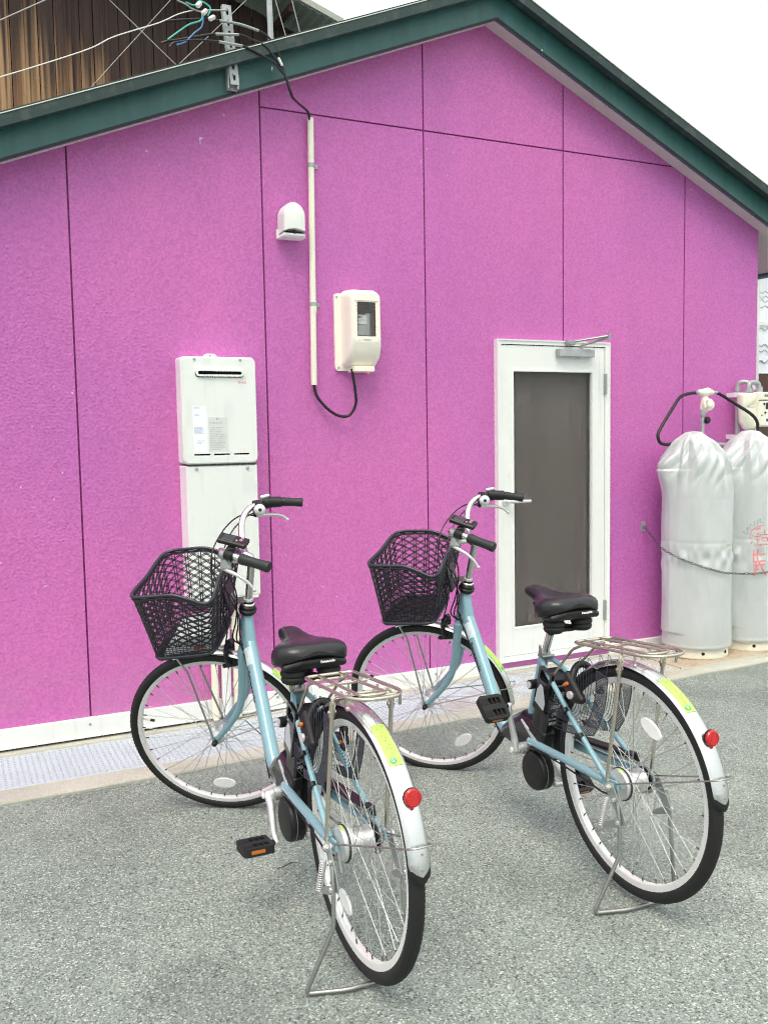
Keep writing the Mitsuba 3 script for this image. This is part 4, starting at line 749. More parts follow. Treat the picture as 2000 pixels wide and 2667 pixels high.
def bicycle(label, pos, heading, steer, lift, saddle_dz, crank_ang, pedal_tilt, wheel_rot, group):
    t = thing('electric_bicycle', label, 'bicycle', group)
    ax = np.array([-math.cos(HEAD_ANG), 0, math.sin(HEAD_ANG)]); hubp = np.array([WB, 0, WR])
    piv = hubp - RAKE * np.array([math.sin(HEAD_ANG), 0, math.cos(HEAD_ANG)])
    tor = unit_torus(WR - TR, TR, 60, 12); W0 = rotax(np.array(tor.vertices) + hubp, piv, ax, steer); pit = 0.0
    pf = lambda P, a: rotax(P, np.array([0, 0, WR]), [0, 1, 0], a) + [0, 0, lift]
    for _ in range(6): pit += pf(W0, pit)[:, 2].min() / WB
    cs, sn = math.cos(heading), math.sin(heading); zoff = float(gz(*pos))
    def world(P):
        P = pf(P, pit); return np.stack([pos[0] + cs * P[..., 0] - sn * P[..., 1], pos[1] + sn * P[..., 0] + cs * P[..., 1], P[..., 2] + zoff - 0.003], -1)
    def R_(name, m, mt, smooth=38, kind=None, at=None):      # rear frame
        v = np.array(m.vertices) + (0 if at is None else np.asarray(at)); return put(t + '__' + name, TM(world(v), m.faces), mt, smooth, kind)
    def F_(name, m, mt, smooth=38, kind=None, at=None):      # steered parts
        v = np.array(m.vertices) + (0 if at is None else np.asarray(at)); return put(t + '__' + name, TM(world(rotax(v, piv, ax, steer)), m.faces), mt, smooth, kind)
    # ---- wheels
    def wheel(add, w, c, rot, rear):
        add(w + '__tyre', unit_torus(*((0.3203, 0.0192) if rear else (0.3155, 0.0185)), 300, 20, 0.0016), 'mat_rubber', 60, None, c)
        add(w + '__tyre_bead', cat(ring_prof([(0.3085, s * 0.0128), (0.3105, s * 0.0145), (0.3125, s * 0.0152), (0.3105, s * 0.0125)]) for s in (-1, 1)) if False else cat([ring_prof([(0.3075, s * 0.0118), (0.3095, s * 0.0150), (0.3115, s * 0.0158), (0.3105, s * 0.0118)][::s]) for s in (-1, 1)]), 'mat_black', 40, None, c)
        add(w + '__rim', ring_prof([(0.2860, -0.0050), (0.2885, -0.0100), (0.2960, -0.0118), (0.3085, -0.0122), (0.3085, 0.0122), (0.2960, 0.0118), (0.2885, 0.0100), (0.2860, 0.0050)]), 'mat_rim', 30, None, c)
        fl, fr, fy0, fy1 = (0.036, 0.032, 0.026, -0.026) if rear else (0.022, 0.022, 0.030, -0.030)
        prof = [(0.004, -0.045), (0.012, -0.044), (fr + 0.004, fy1 - 0.003), (fr + 0.004, fy1 + 0.001), (fr - 0.012 if rear else 0.014, fy1 + 0.005), (0.027 if rear else 0.013, 0.0), (fr - 0.010 if rear else 0.014, fy0 - 0.005), (fl + 0.004, fy0 - 0.001), (fl + 0.004, fy0 + 0.003), (0.012, 0.044), (0.004, 0.045)]
        add(w + '__hub', lathe([(r, y) for r, y in prof], (0, 0, 0), 'y', 36), 'mat_alu', 30, None, c)
        k = 0
        for side in (-1, 1):
            for i in range(18):
                a = rot + (i + (0.5 if side > 0 else 0)) * 2 * PI / 18; d = (1 if i % 2 else -1) * math.radians(62 if rear else 58)
                r0 = fl if side > 0 else fr; yy = (fy0 if side > 0 else fy1)
                p0 = (r0 * math.cos(a + d), yy + side * (0.0025 if i % 2 else -0.001), r0 * math.sin(a + d)); p1 = (0.286 * math.cos(a), side * 0.003, 0.286 * math.sin(a))
                q = tuple(p1[j] + (p0[j] - p1[j]) * 0.045 for j in range(3))
                add(w + '__spoke', tube([p0, p1], 0.0013, 5), 'mat_spoke', True, None, c)
                add(w + '__nipple', tube([p1, q], 0.0021, 6), 'mat_brown', True, None, c)
        a = rot + 0.30
        add(w + '__valve', cat(seg((0.286 * math.cos(a), 0, 0.286 * math.sin(a)), (0.254 * math.cos(a), 0, 0.254 * math.sin(a)), 0.0035, 8)), 'mat_alu', 38, None, c)
        add(w + '__valve_cap', cat(seg((0.258 * math.cos(a), 0, 0.258 * math.sin(a)), (0.243 * math.cos(a), 0, 0.243 * math.sin(a)), 0.0050, 8)), 'mat_black', 38, None, c)
    rr, rf = wheel_rot
    wheel(R_, 'rear_wheel', np.array([0, 0, WR]), rr[0], True)
    wheel(F_, 'front_wheel', hubp, rf[0], False)
    for add, w, c, a in ((R_, 'rear_wheel', np.array([0, 0, WR]), rr[1]), (F_, 'front_wheel', hubp, rf[1])):
        e = Point(0, 0).buffer(1, quad_segs=10); r0 = 0.215 if w[0] == 'f' else 0.205
        m_ = basis(ext_xy(e, -0.5, 0.5), (r0 * math.cos(a), 0.012, r0 * math.sin(a)), np.array([-math.sin(a), 0, math.cos(a)]) * 0.042, np.array([math.cos(a), 0, math.sin(a)]) * 0.020, (0, 0.007, 0))
        add(w + '__reflector', m_, 'mat_reflector_white', 38, None, c)
    # rear hub extras
    R_('rear_wheel__brake_drum', lathe([(0.004, 0.034), (0.046, 0.034), (0.049, 0.036), (0.049, 0.040), (0.045, 0.042), (0.045, 0.052), (0.042, 0.056), (0.024, 0.058), (0.008, 0.060)], (0, 0, WR), 'y', 36), 'mat_alu', 30)
    R_('rear_wheel__brake_drum_band', ring_prof([(0.0462, 0.0425), (0.0485, 0.0425), (0.0485, 0.0450), (0.0462, 0.0450)], 36), 'mat_black', 30, None, (0, 0, WR))
    lb = TM([(0.0456 * math.cos(a), y, 0.0456 * math.sin(a)) for a in np.linspace(1.2, 2.0, 7) for y in (0.0455, 0.0515)], [[2 * i, 2 * i + 1, 2 * i + 3] for i in range(6)] + [[2 * i, 2 * i + 3, 2 * i + 2] for i in range(6)])
    R_('rear_wheel__hub_label', lb, 'mat_label_lime', False, None, (0, 0, WR))
    R_('rear_wheel__sprocket', lathe([(0.01, -0.036), (0.037, -0.037), (0.037, -0.041), (0.028, -0.048), (0.010, -0.050)], (0, 0, WR), 'y', 30), 'mat_black', 30)
    R_('rear_wheel__axle_nut', cat(seg((0, 0.050, WR), (0, 0.098, WR), 0.0048, 10), seg((0, 0.078, WR), (0, 0.094, WR), 0.0098, 6)), 'mat_alu', 30)
    R_('rear_wheel__axle_nut', cat(seg((0, -0.050, WR), (0, -0.098, WR), 0.0048, 10), seg((0, -0.078, WR), (0, -0.094, WR), 0.0098, 6)), 'mat_alu', 30)
    for s in (1, -1): F_('front_wheel__axle_cap', cat([hull([((WB, s * 0.062, WR), 0.0105), ((WB, s * 0.074, WR), 0.0095)], 12)]), 'mat_black', 30)
    # ---- frame
    R_('frame__down_tube', tube(spl([(0.952, 0, 0.735), (0.935, 0, 0.715), (0.912, 0, 0.690), (0.86, 0, 0.612), (0.78, 0, 0.485), (0.705, 0, 0.366), (0.665, 0, 0.322), (0.60, 0, 0.300)], 6), np.interp(np.arange(43), [0, 8, 14, 42], [0.0205, 0.0225, 0.0235, 0.0235]), 18), 'mat_blue')
    axp = lambda z: np.array([piv[0] - (z - piv[2]) / math.tan(HEAD_ANG), 0, z])
    R_('frame__head_tube', tube([axp(z) for z in (0.655, 0.68, 0.72, 0.76, 0.785)], [0.0205, 0.0205, 0.0215, 0.0205, 0.0205], 18), 'mat_blue')
    R_('frame__head_lug', hull([(axp(0.768), 0.0208), (axp(0.735), 0.0222), ((0.925, 0, 0.705), 0.0232), ((0.905, 0, 0.677), 0.0236)], 18), 'mat_blue', 60)
    R_('frame__lug_seam', tube([np.array([0.905, 0, 0.677]) + 0.0240 * (math.cos(q) * np.array([0, 1, 0]) + math.sin(q) * np.array([0.84, 0, -0.54])) for q in np.arange(24) * 2 * PI / 24], 0.0007, 5, closed=True), 'mat_ink', True)
    R_('frame__seat_tube', seg((0.520, 0, 0.345), (0.424, 0, 0.632), 0.0168, 16), 'mat_blue')
    for s in (1, -1):
        R_('frame__chain_stay', tube(spl([(0.46, s * 0.040, 0.335), (0.36, s * 0.052, 0.338), (0.20, s * 0.060, 0.337), (0.075, s * 0.067, 0.335), (0.045, s * 0.068, 0.334)], 5), [0.0125] * 12 + [0.0118] * 4 + [0.0108] * 5, 12), 'mat_blue')
        R_('frame__dropout', cat(ext_xz(Polygon([(0.055, 0.343), (-0.012, 0.346), (-0.018, 0.322), (0.0, 0.316), (0.06, 0.323)]), s * 0.068 - 0.003, s * 0.068 + 0.003)), 'mat_blue', False)
        R_('frame__seat_stay', tube(spl([(0.425, s * 0.016, 0.622), (0.36, s * 0.036, 0.585), (0.22, s * 0.050, 0.478), (0.06, s * 0.066, 0.362), (0.025, s * 0.068, 0.342)], 5), 0.0082, 10), 'mat_blue')
    R_('frame__gloss_patch', cat([TM([(x0 + 0.0245 * (-0.54 * 0 + 0) + 0.0243 * math.sin(q) * 0.843, 0.0243 * math.cos(q), z0 - 0.0243 * math.sin(q) * 0.538) for x0, z0 in ((0.893, 0.662), (0.860, 0.6105)) for q in np.linspace(0.9, -1.3, 9)], [[i, i + 1, i + 10] for i in range(8)] + [[i, i + 10, i + 9] for i in range(8)])]), 'mat_painted_gloss', True)  # pale patch painting a gloss highlight onto the tube below the lug
    dirx = np.array([-0.535, 0, -0.845])
    tm = text_mesh('Panasonic', 0.017, 0.001, True); tm.apply_translation([-tm.bounds[1][0] / 2, -tm.bounds[1][1] / 2, 0])
    v = np.array(tm.vertices); ctr = np.array([0.822, 0, 0.551]); upv = np.array([0.845, 0, -0.535])
    q = PI / 2 * 0 + (v[:, 1] / 0.0238) * -1.0 - 0.02
    nv_ = np.stack([np.sin(q) * upv[0], np.cos(q), np.sin(q) * upv[2]], 1)
    R_('frame__lettering', TM(ctr + v[:, :1] * dirx + nv_ * (0.0238 + v[:, 2:3]), tm.faces), 'mat_ink_dark', False)
    # ---- headset, fork, front fender
    F_('headset', cat(lathe([(0.0, 0), (0.026, 0.0), (0.029, 0.006), (0.0295, 0.012), (0.026, 0.016), (0.027, 0.019), (0.025, 0.026), (0.020, 0.030), (0.018, 0.046), (0.0, 0.047)], n=28)) if False else align(lathe([(0.0, -0.004), (0.024, -0.004), (0.0300, 0.004), (0.0310, 0.012), (0.0265, 0.016), (0.0275, 0.020), (0.0255, 0.026), (0.0200, 0.030), (0.0185, 0.046), (0.0, 0.047)], n=28), ax, axp(0.785)), 'mat_black', 30)
    F_('headset__cap', align(lathe([(0.0, 0.0), (0.022, 0.0), (0.0225, 0.004), (0.0185, 0.008), (0.0165, 0.022), (0.0, 0.023)], n=24), ax, axp(0.814)), 'mat_alu', 30)
    F_('fork__crown', hull([((0.962, 0.050, 0.660), 0.0155), ((0.962, -0.050, 0.660), 0.0155), (axp(0.668), 0.019)], 14), 'mat_blue', 60)
    for s in (1, -1):
        pts = spl([(0.958, s * 0.052, 0.672), (0.978, s * 0.053, 0.600), (1.003, s * 0.054, 0.520), (1.036, s * 0.055, 0.450), (1.090, s * 0.057, 0.392), (1.135, s * 0.058, 0.355), (1.152, s * 0.058, 0.342)], 6)
        F_('fork__blade', tube(pts, np.interp(np.arange(len(pts)), [0, 12, len(pts) - 1], [0.0160, 0.0148, 0.0085]), 14), 'mat_blue')
        F_('fork__tip', ext_xz(Polygon([(1.14, 0.352), (1.156, 0.352), (1.172, 0.336), (1.168, 0.322), (1.152, 0.320), (1.140, 0.335)]), s * 0.058 - 0.003, s * 0.058 + 0.003), 'mat_blue', False)
    FR, FH, FD = 0.3460, 0.0235, 0.012
    F_('front_fender__shell', arc_shell(FR, FH, FD, math.radians(79), math.radians(186), 60), 'mat_chrome', 50, None, hubp)
    F_('front_fender__sticker', patch(FR, FH, FD, math.radians(141), math.radians(161), -0.75, 0.80), 'mat_label_lime', True, None, hubp)
    F_('front_fender__sticker_dot', patch(FR, FH, FD, math.radians(158.5), math.radians(160.5), -0.1, 0.45, lift=0.002), 'mat_label_green', True, None, hubp)
    F_('front_fender__stay', tube(fillet([(WB, 0.064, WR), (0.86, 0.030, 0.372), (0.803, 0.026, 0.380), (0.803, -0.026, 0.380), (0.86, -0.030, 0.372), (WB, -0.064, WR)], 0.012, 4), 0.0021, 6), 'mat_steel')
    for s in (1, -1): F_('basket_support', tube(fillet([(1.205, s * 0.040, 0.712), (1.199, s * 0.046, 0.668), (1.176, s * 0.050, 0.626), (WB, s * 0.066, WR)], 0.02, 5), 0.0037, 8), 'mat_steel')
    F_('front_brake', cat(hull([((1.012, 0.0, 0.668), 0.012), ((1.028, 0.0, 0.668), 0.012)], 10), tube(spl([(1.020, 0.008, 0.680), (1.022, 0.042, 0.668), (1.028, 0.040, 0.635), (1.032, 0.022, 0.608)], 5), 0.0080, 8), tube(spl([(1.024, -0.008, 0.680), (1.022, -0.040, 0.668), (1.028, -0.040, 0.635), (1.032, -0.022, 0.608)], 5), 0.0080, 8)), 'mat_black')
    for s in (1, -1): F_('front_brake__pad', cat(cbox(1.010, 1.060, s * 0.0165 - 0.004, s * 0.0165 + 0.004, 0.596, 0.610, 0.002)), 'mat_rubber', False)
    F_('front_brake__bolt', cat(seg((1.03, 0, 0.668), (1.052, 0, 0.668), 0.007, 6)), 'mat_alu', 30)
    # ---- handlebar
    F_('stem', cat(tube([axp(0.83), axp(0.90), axp(0.965)], 0.0125, 14), hull([(axp(0.965), 0.0130), (axp(0.980) + [0.008, 0, 0], 0.0150), ((0.862, 0, 0.990), 0.0145)], 12)), 'mat_chrome')
    c0 = axp(1.0)
    half = [(0.862, 0.0, 0.990), (0.872, 0.030, 0.994), (0.882, 0.062, 1.006), (0.886, 0.090, 1.033), (0.886, 0.120, 1.058), (0.878, 0.152, 1.078), (0.862, 0.180, 1.088), (0.836, 0.208, 1.087), (0.790, 0.238, 1.075), (0.712, 0.266, 1.047)]
    bar = [(x, -y, z) for x, y, z in half[::-1]] + half[1:]
    F_('handlebar', tube(spl(bar, 8), 0.0111, 14), 'mat_chrome')
    for s in (1, -1):
        a, b = np.array([0.792, s * 0.240, 1.076]), np.array([0.700, s * 0.2705, 1.043])
        pr = [0.0152, 0.0172, 0.0168, 0.0156, 0.0152, 0.0158, 0.0172, 0.0172, 0.0150, 0.006]
        tt = [0, 0.04, 0.18, 0.36, 0.55, 0.75, 0.90, 0.965, 0.995, 1.0]
        if s < 0: a = np.array([0.765, -0.249, 1.0675])
        F_('grip', tube([a + (b - a) * q for q in tt], [p * (1.0 if s > 0 else 0.94) for p in pr], 18), 'mat_grip', 50)
    a, b = np.array([0.826, -0.2235, 1.0855]), np.array([0.766, -0.2485, 1.068])
    F_('shifter', tube([a + (b - a) * q for q in (0, 0.02, 0.3, 0.32, 0.96, 1)], [0.012, 0.022, 0.022, 0.0195, 0.0185, 0.0150], 18), 'mat_black', 50)
    F_('shifter__window', hull([((0.822, -0.222, 1.106), 0.009), ((0.802, -0.230, 1.105), 0.008)], 10), 'mat_chrome')
    F_('bell__housing', hull([((0.836, -0.205, 1.082), 0.022), ((0.830, -0.190, 1.078), 0.020)], 14), 'mat_black')
    F_('bell__dome', align(lathe([(0.0, 0.009), (0.008, 0.0088), (0.015, 0.0075), (0.0195, 0.004), (0.021, -0.002), (0.017, -0.006)], n=24), (-0.45, 0.85, 0.25), (0.826, -0.172, 1.079)), 'mat_alu', 50)
    F_('bell__cap', disc(0.0058, 0.0045, (0.8230, -0.1645, 1.0812), (-0.45, 0.85, 0.25), 14), 'mat_black')
    F_('display__case', basis(cbox(-0.046, 0.046, -0.026, 0.026, -0.008, 0.008, 0.004), (0.816, 0.185, 1.117), (0.90, -0.05, 0.42), (0.06, 1, 0.0), (-0.42, 0, 0.9)), 'mat_black', False)
    F_('display__screen', basis(cbox(-0.004, 0.034, -0.019, 0.019, 0.0081, 0.0092, 0.0004), (0.816, 0.185, 1.117), (0.90, -0.05, 0.42), (0.06, 1, 0.0), (-0.42, 0, 0.9)), 'mat_display', False)
    F_('display__button', basis(cat([disc(0.0055, 0.003, (-0.025, y, 0.008), (0, 0, 1), 12) for y in (-0.012, 0.004)] + [disc(0.004, 0.003, (-0.013, 0.012, 0.008), (0, 0, 1), 10)]), (0.816, 0.185, 1.117), (0.90, -0.05, 0.42), (0.06, 1, 0.0), (-0.42, 0, 0.9)), 'mat_button', 38, 'stuff')
    F_('display__clamp', cat(seg((0.838, 0.216, 1.089), (0.818, 0.226, 1.083), 0.0165, 14), cbox(0.812, 0.838, 0.190, 0.222, 1.088, 1.108, 0.003)), 'mat_black', 30)
    for s in (1, -1):
        c = np.array([0.850, s * 0.210, 1.088])
        F_('brake_lever__clamp', cat(seg(c + [0.006, -s * 0.003, 0.001], c - [0.008, -s * 0.004, 0.002], 0.0162, 14), hull([(c + [0.002, 0, -0.016], 0.012), (c + [0.012, s * 0.010, -0.040], 0.0095), (c + [-0.010, s * 0.016, -0.042], 0.008)], 10)), 'mat_black' if s < 0 else 'mat_greymetal', 40)
        ends = [(0.856, 0.222, 1.046), (0.838, 0.232, 1.036), (0.812, 0.241, 1.020), (0.790, 0.245, 0.996), (0.777, 0.246, 0.968)] if s > 0 else [(0.858, 0.214, 1.048), (0.838, 0.226, 1.040), (0.808, 0.240, 1.030), (0.782, 0.250, 1.016), (0.766, 0.255, 0.996)]
        pts = spl([(x, s * y, z) for x, y, z in ends], 5)
        F_('brake_lever__blade', cat(tube(pts, np.interp(np.arange(len(pts)), [0, 6, len(pts) - 1], [0.0080, 0.0065, 0.0045]), 10), trimesh.creation.icosphere(2, 0.0065).apply_translation(pts[-1])), 'mat_alu', 60)
    for k, pts in enumerate(([(0.858, -0.20, 1.052), (0.895, -0.165, 1.075), (0.935, -0.100, 1.066), (0.972, -0.02, 1.025), (0.985, 0.03, 0.960), (0.978, 0.06, 0.890), (0.975, 0.065, 0.83), (0.985, 0.05, 0.76), (1.015, 0.028, 0.70), (1.022, 0.012, 0.685)],
                             [(0.835, -0.195, 1.068), (0.875, -0.150, 1.070), (0.915, -0.085, 1.050), (0.945, -0.02, 1.00), (0.955, 0.025, 0.93), (0.945, 0.04, 0.86), (0.935, 0.04, 0.79), (0.955, 0.035, 0.72), (0.945, 0.026, 0.685)],
                             [(0.866, 0.205, 1.055), (0.905, 0.180, 1.035), (0.935, 0.135, 1.00), (0.940, 0.09, 0.93), (0.928, 0.055, 0.86), (0.945, 0.04, 0.77), (0.972, 0.034, 0.70), (0.93, 0.028, 0.66)],
                             [(0.812, 0.205, 1.098), (0.850, 0.190, 1.05), (0.885, 0.150, 1.03), (0.905, 0.09, 0.98), (0.915, 0.05, 0.88), (0.950, 0.04, 0.78), (0.985, 0.030, 0.71), (0.955, 0.028, 0.67)])):
        F_('brake_cable' if k != 3 else 'display_lead', tube(spl(pts, 7), 0.0026, 7), 'mat_cable')
    R_('brake_cable', tube(spl([(0.93, 0.027, 0.69), (0.87, 0.016, 0.585), (0.78, 0.012, 0.442), (0.715, 0.016, 0.338), (0.64, 0.03, 0.30)], 5), 0.0028, 7), 'mat_cable')
    R_('rear_brake_cable', tube(spl([(0.52, 0.045, 0.300), (0.40, 0.056, 0.322), (0.25, 0.064, 0.318), (0.10, 0.070, 0.304), (0.05, 0.074, 0.300), (0.02, 0.062, 0.296)], 5), 0.0028, 7), 'mat_cable')
    # ---- basket
    def rim_pts(n=96, z=True):
        ctrl = [(1.225, 0.0, 0.978), (1.222, 0.110, 0.985), (1.212, 0.165, 0.988), (1.180, 0.184, 0.987), (1.12, 0.186, 0.981), (1.066, 0.186, 0.973), (1.020, 0.186, 0.950), (0.975, 0.184, 0.925), (0.948, 0.176, 0.931), (0.936, 0.150, 0.956), (0.930, 0.105, 0.974), (0.928, 0.0, 0.984)]
        full = ctrl + [(x, -y, zz) for x, y, zz in ctrl[-2:0:-1]]
        P_ = spl(full, 12, closed=True); s_ = np.concatenate([[0], np.cumsum(np.linalg.norm(np.diff(np.vstack([P_, P_[:1]]), axis=0)[:, :2], axis=1))])
        return P_, s_
    RP, RS = rim_pts(); PP = np.vstack([RP, RP[:1]])
    top = lambda u: np.stack([np.interp((np.asarray(u) % 1) * RS[-1], RS, PP[:, k]) for k in range(3)], -1)
    cx0, ky = 1.080, 0.0
    def bot(u):
        p = top(u); q = np.stack([1.134 + (p[..., 0] - 1.080) * 0.72, p[..., 1] * 0.70, 0.724 + 0.008 * (p[..., 0] - 1.08) / 0.14], -1); return q
    def surf(u, v):
        u, v = np.asarray(u, float), np.asarray(v, float); a, b = bot(u), top(u); q = a + (b - a) * v[..., None]
        return q + np.stack([0 * v, 0 * v, 0 * v], -1)
    F_('basket__rim', tube(RP, 0.0058, 8, closed=True), 'mat_basket_rim', True)
    F_('basket__rim', tube(RP - [0, 0, 0.011], 0.0040, 6, closed=True), 'mat_basket', True)
    ms = []; nper = 25; vb = 0.17; w = 0.00175 + 0 * 0.0018
    for i in range(nper):
        for off in (-0.0038, 0.0038):
            u0 = i / nper + off
            ms.append(tube(surf(np.full(9, u0), np.linspace(vb, 0.985, 9)), w, 4, caps=False))
            for sgn in (1, -1):
                vv = np.linspace(vb, 0.985, 22)
                ms.append(tube(surf(u0 + sgn * (vv - vb) * 0.33 / 0.83, vv), w, 4, caps=False))
    F_('basket__lattice', cat(ms), 'mat_basket', True, 'stuff')
    ms = [tube(surf(np.linspace(0, 1, 90, endpoint=False), np.full(90, v)), w * 0.8, 4, closed=True) for v in np.linspace(0.012, vb, 6)]
    ms += [tube(surf(np.full(3, u), np.linspace(0.0, vb, 3)), w * 0.75, 4, caps=False) for u in np.arange(74) / 74]
    F_('basket__lower_grid', cat(ms), 'mat_basket', True, 'stuff')
    bp = Polygon([tuple(p[:2]) for p in bot(np.arange(80) / 80)])
    hz = unary_union([LineString([(x, -0.2), (x, 0.2)]).buffer(0.0016) for x in np.arange(0.99, 1.28, 0.012)] + [LineString([(0.9, y), (1.3, y)]).buffer(0.0016) for y in np.arange(-0.132, 0.14, 0.012)] + [bp.boundary.buffer(0.008)]).intersection(bp)
    F_('basket__floor', ext_xy(hz, 0.720, 0.7235), 'mat_basket', False)
    F_('basket__base_rim', tube(bot(np.arange(90) / 90), 0.0060, 8, closed=True), 'mat_basket_rim', True)
    F_('basket__back_plate', cat([bx(0.958, 0.965, -0.045, 0.045, 0.80, 0.90)]), 'mat_basket', False)
    brk = rrect(0.905, 1.004, -0.022, 0.022, 0.008).difference(rrect(0.938, 0.985, -0.009, 0.009, 0.006))
    F_('basket__bracket', cat(ext_xy(brk, 0.832, 0.8355), bx(0.955, 0.9575, -0.02, 0.02, 0.8358, 0.86)), 'mat_steel', False)
    F_('basket__front_foot', cat(hull([((1.215, 0.045, 0.712), 0.006), ((1.215, -0.045, 0.712), 0.006), ((1.262, 0.018, 0.690), 0.006), ((1.262, -0.018, 0.690), 0.006)], 8)), 'mat_steel')
    # ---- saddle
    D_ = np.array([-0.33 * saddle_dz, 0, saddle_dz])
    tX = [0.0, 0.03, 0.10, 0.22, 0.36, 0.50, 0.62, 0.76, 0.90, 0.97, 1.0]
    wX = [0.046, 0.072, 0.099, 0.111, 0.103, 0.074, 0.049, 0.037, 0.032, 0.024, 0.006]
    zT = [0.818, 0.834, 0.845, 0.848, 0.846, 0.844, 0.847, 0.853, 0.857, 0.851, 0.838]
    zB = [0.806, 0.794, 0.780, 0.770, 0.766, 0.776, 0.796, 0.812, 0.822, 0.828, 0.832]
    ts = np.linspace(0, 1, 40); ts = 0.5 - 0.5 * np.cos(ts * PI); secs_ = []
    from scipy.interpolate import PchipInterpolator as PI_
    fw, ft, fb = PI_(tX, wX), PI_(tX, zT), PI_(tX, zB)
    for q in ts:
        xx = 0.232 + 0.272 * q; ww, zt, zb = float(fw(q)), float(ft(q)), float(fb(q)); row = []
        for a in np.arange(32) * 2 * PI / 32:
            ca_, sa_ = math.cos(a), math.sin(a); e = 0.62
            yy = ww * np.sign(ca_) * abs(ca_) ** e; h = abs(sa_) ** (0.72 if sa_ > 0 else 0.55)
            zm = zb + 0.42 * (zt - zb); zz = zm + ((zt - zm) if sa_ > 0 else -(zm - zb)) * h
            if sa_ < 0: zz += 0.020 * (1 - (yy / max(ww, 1e-6)) ** 2) * max(0, 1 - q * 2.2)
            groove = 0.0035 * math.exp(-(yy / 0.014) ** 2) * (sa_ > 0) * (0.1 < q < 0.9)
            row.append([xx + 0.010 * (abs(yy) / 0.12) ** 2 * (1 if q < 0.3 else 0), yy, zz - groove])
        secs_.append(row)
    k = 32; VV = np.array(secs_).reshape(-1, 3); L = len(ts)
    Fq = [[i * k + j, (i + 1) * k + (j + 1) % k, i * k + (j + 1) % k] for i in range(L - 1) for j in range(k)] + [[i * k + j, (i + 1) * k + j, (i + 1) * k + (j + 1) % k] for i in range(L - 1) for j in range(k)]
    n0 = len(VV); VV = np.vstack([VV, VV[:k].mean(0, keepdims=True), VV[-k:].mean(0, keepdims=True)])
    Fq += [[n0, j, (j + 1) % k] for j in range(k)] + [[n0 + 1, (L - 1) * k + (j + 1) % k, (L - 1) * k + j] for j in range(k)]
    R_('saddle__pad', TM(VV, Fq), 'mat_saddle', 70, None, D_)
    R_('saddle__base', hull([((0.262, 0.085, 0.783), 0.011), ((0.262, -0.085, 0.783), 0.011), ((0.248, 0.045, 0.795), 0.010), ((0.248, -0.045, 0.795), 0.010), ((0.36, 0.07, 0.778), 0.010), ((0.36, -0.07, 0.778), 0.010), ((0.44, 0, 0.805), 0.012)], 12), 'mat_black', 40, None, D_)
    for s in (1, -1):
        R_('saddle__spring', lathe([(0.0, 0.728), (0.022, 0.729), (0.030, 0.734), (0.0335, 0.742), (0.0330, 0.747), (0.0300, 0.750), (0.0345, 0.754), (0.0350, 0.761), (0.0325, 0.766), (0.0295, 0.768), (0.0320, 0.773), (0.030, 0.782), (0.024, 0.788), (0.0, 0.789)], (0.296, s * 0.054, 0), 'z', 28), 'mat_rubber', 40, None, D_)
    R_('saddle__yoke', cat(hull([((0.31, 0.05, 0.733), 0.008), ((0.31, -0.05, 0.733), 0.008), ((0.345, 0.0, 0.738), 0.012)], 10), tube(spl([(0.31, 0.03, 0.728), (0.38, 0.02, 0.745), (0.46, 0.012, 0.800)], 5), 0.005, 8), tube(spl([(0.31, -0.03, 0.728), (0.38, -0.02, 0.745), (0.46, -0.012, 0.800)], 5), 0.005, 8), hull([((0.372, 0.022, 0.742), 0.014), ((0.372, -0.022, 0.742), 0.014), ((0.384, 0, 0.715), 0.016)], 10)), 'mat_black', 40, None, D_)
    R_('saddle__lettering', text_at('Panasonic', 0.0068, np.array([0.2370, -0.030, 0.795]) + D_, (0.12, -1, 0), (0.25, 0, 1), 0.0012, True), 'mat_ink_white', False)
    R_('seat_post', cat(seg(np.array([0.377, 0, 0.735]) + D_, (0.432, 0, 0.61), 0.0127, 16)), 'mat_chrome')
    R_('seat_clamp', cat(seg((0.4215, 0, 0.640), (0.4275, 0, 0.622), 0.0205, 16), seg((0.405, -0.024, 0.628), (0.405, 0.024, 0.628), 0.006, 8), hull([((0.405, 0.028, 0.630), 0.005), ((0.398, 0.036, 0.668), 0.004)], 8)), 'mat_steel', 40)
    # ---- battery
    ub = np.array([-0.302, 0, 0.953]); uf = np.array([0.953, 0, 0.302]); ob = np.array([0.4315, 0, 0.365])
    bt = lambda m_: basis(m_, ob, uf, (0, 1, 0), ub)
    R_('battery__case', bt(rbox(-0.046, 0.030, -0.039, 0.039, 0.0, 0.205, 0.008)), 'mat_blackgloss', 40)
    hp = rrect(-0.044, 0.026, 0.165, 0.250, 0.012).difference(rrect(-0.034, 0.015, 0.205, 0.240, 0.008))
    R_('battery__handle', bt(cat(ext_xz(hp, 0.0395, 0.0505), ext_xz(rrect(-0.044, 0.026, 0.10, 0.18, 0.008), 0.0395, 0.0465))), 'mat_blackgloss', False)
    R_('battery__side_plate', bt(ext_xz(Polygon([(-0.034, 0.112), (0.016, 0.122), (0.014, 0.168), (0.002, 0.190), (-0.012, 0.186), (-0.036, 0.136)]), 0.0510, 0.0525) if True else None), 'mat_plate_grey', False)
    R_('battery__side_panel', bt(ext_xz(rrect(-0.043, 0.025, 0.095, 0.206, 0.010), 0.0468, 0.0508)), 'mat_blackgloss', False)
    R_('battery__mount', bt(rbox(-0.052, 0.036, -0.043, 0.043, -0.020, 0.030, 0.010)), 'mat_black', 40)
    R_('battery__mount', bt(rbox(-0.040, 0.038, -0.036, 0.036, 0.206, 0.226, 0.006)), 'mat_black', 40)
    R_('battery__key_lock', bt(cat(seg((0.046, 0.030, 0.165), (0.046, 0.062, 0.165), 0.0155, 18))), 'mat_black', 40)
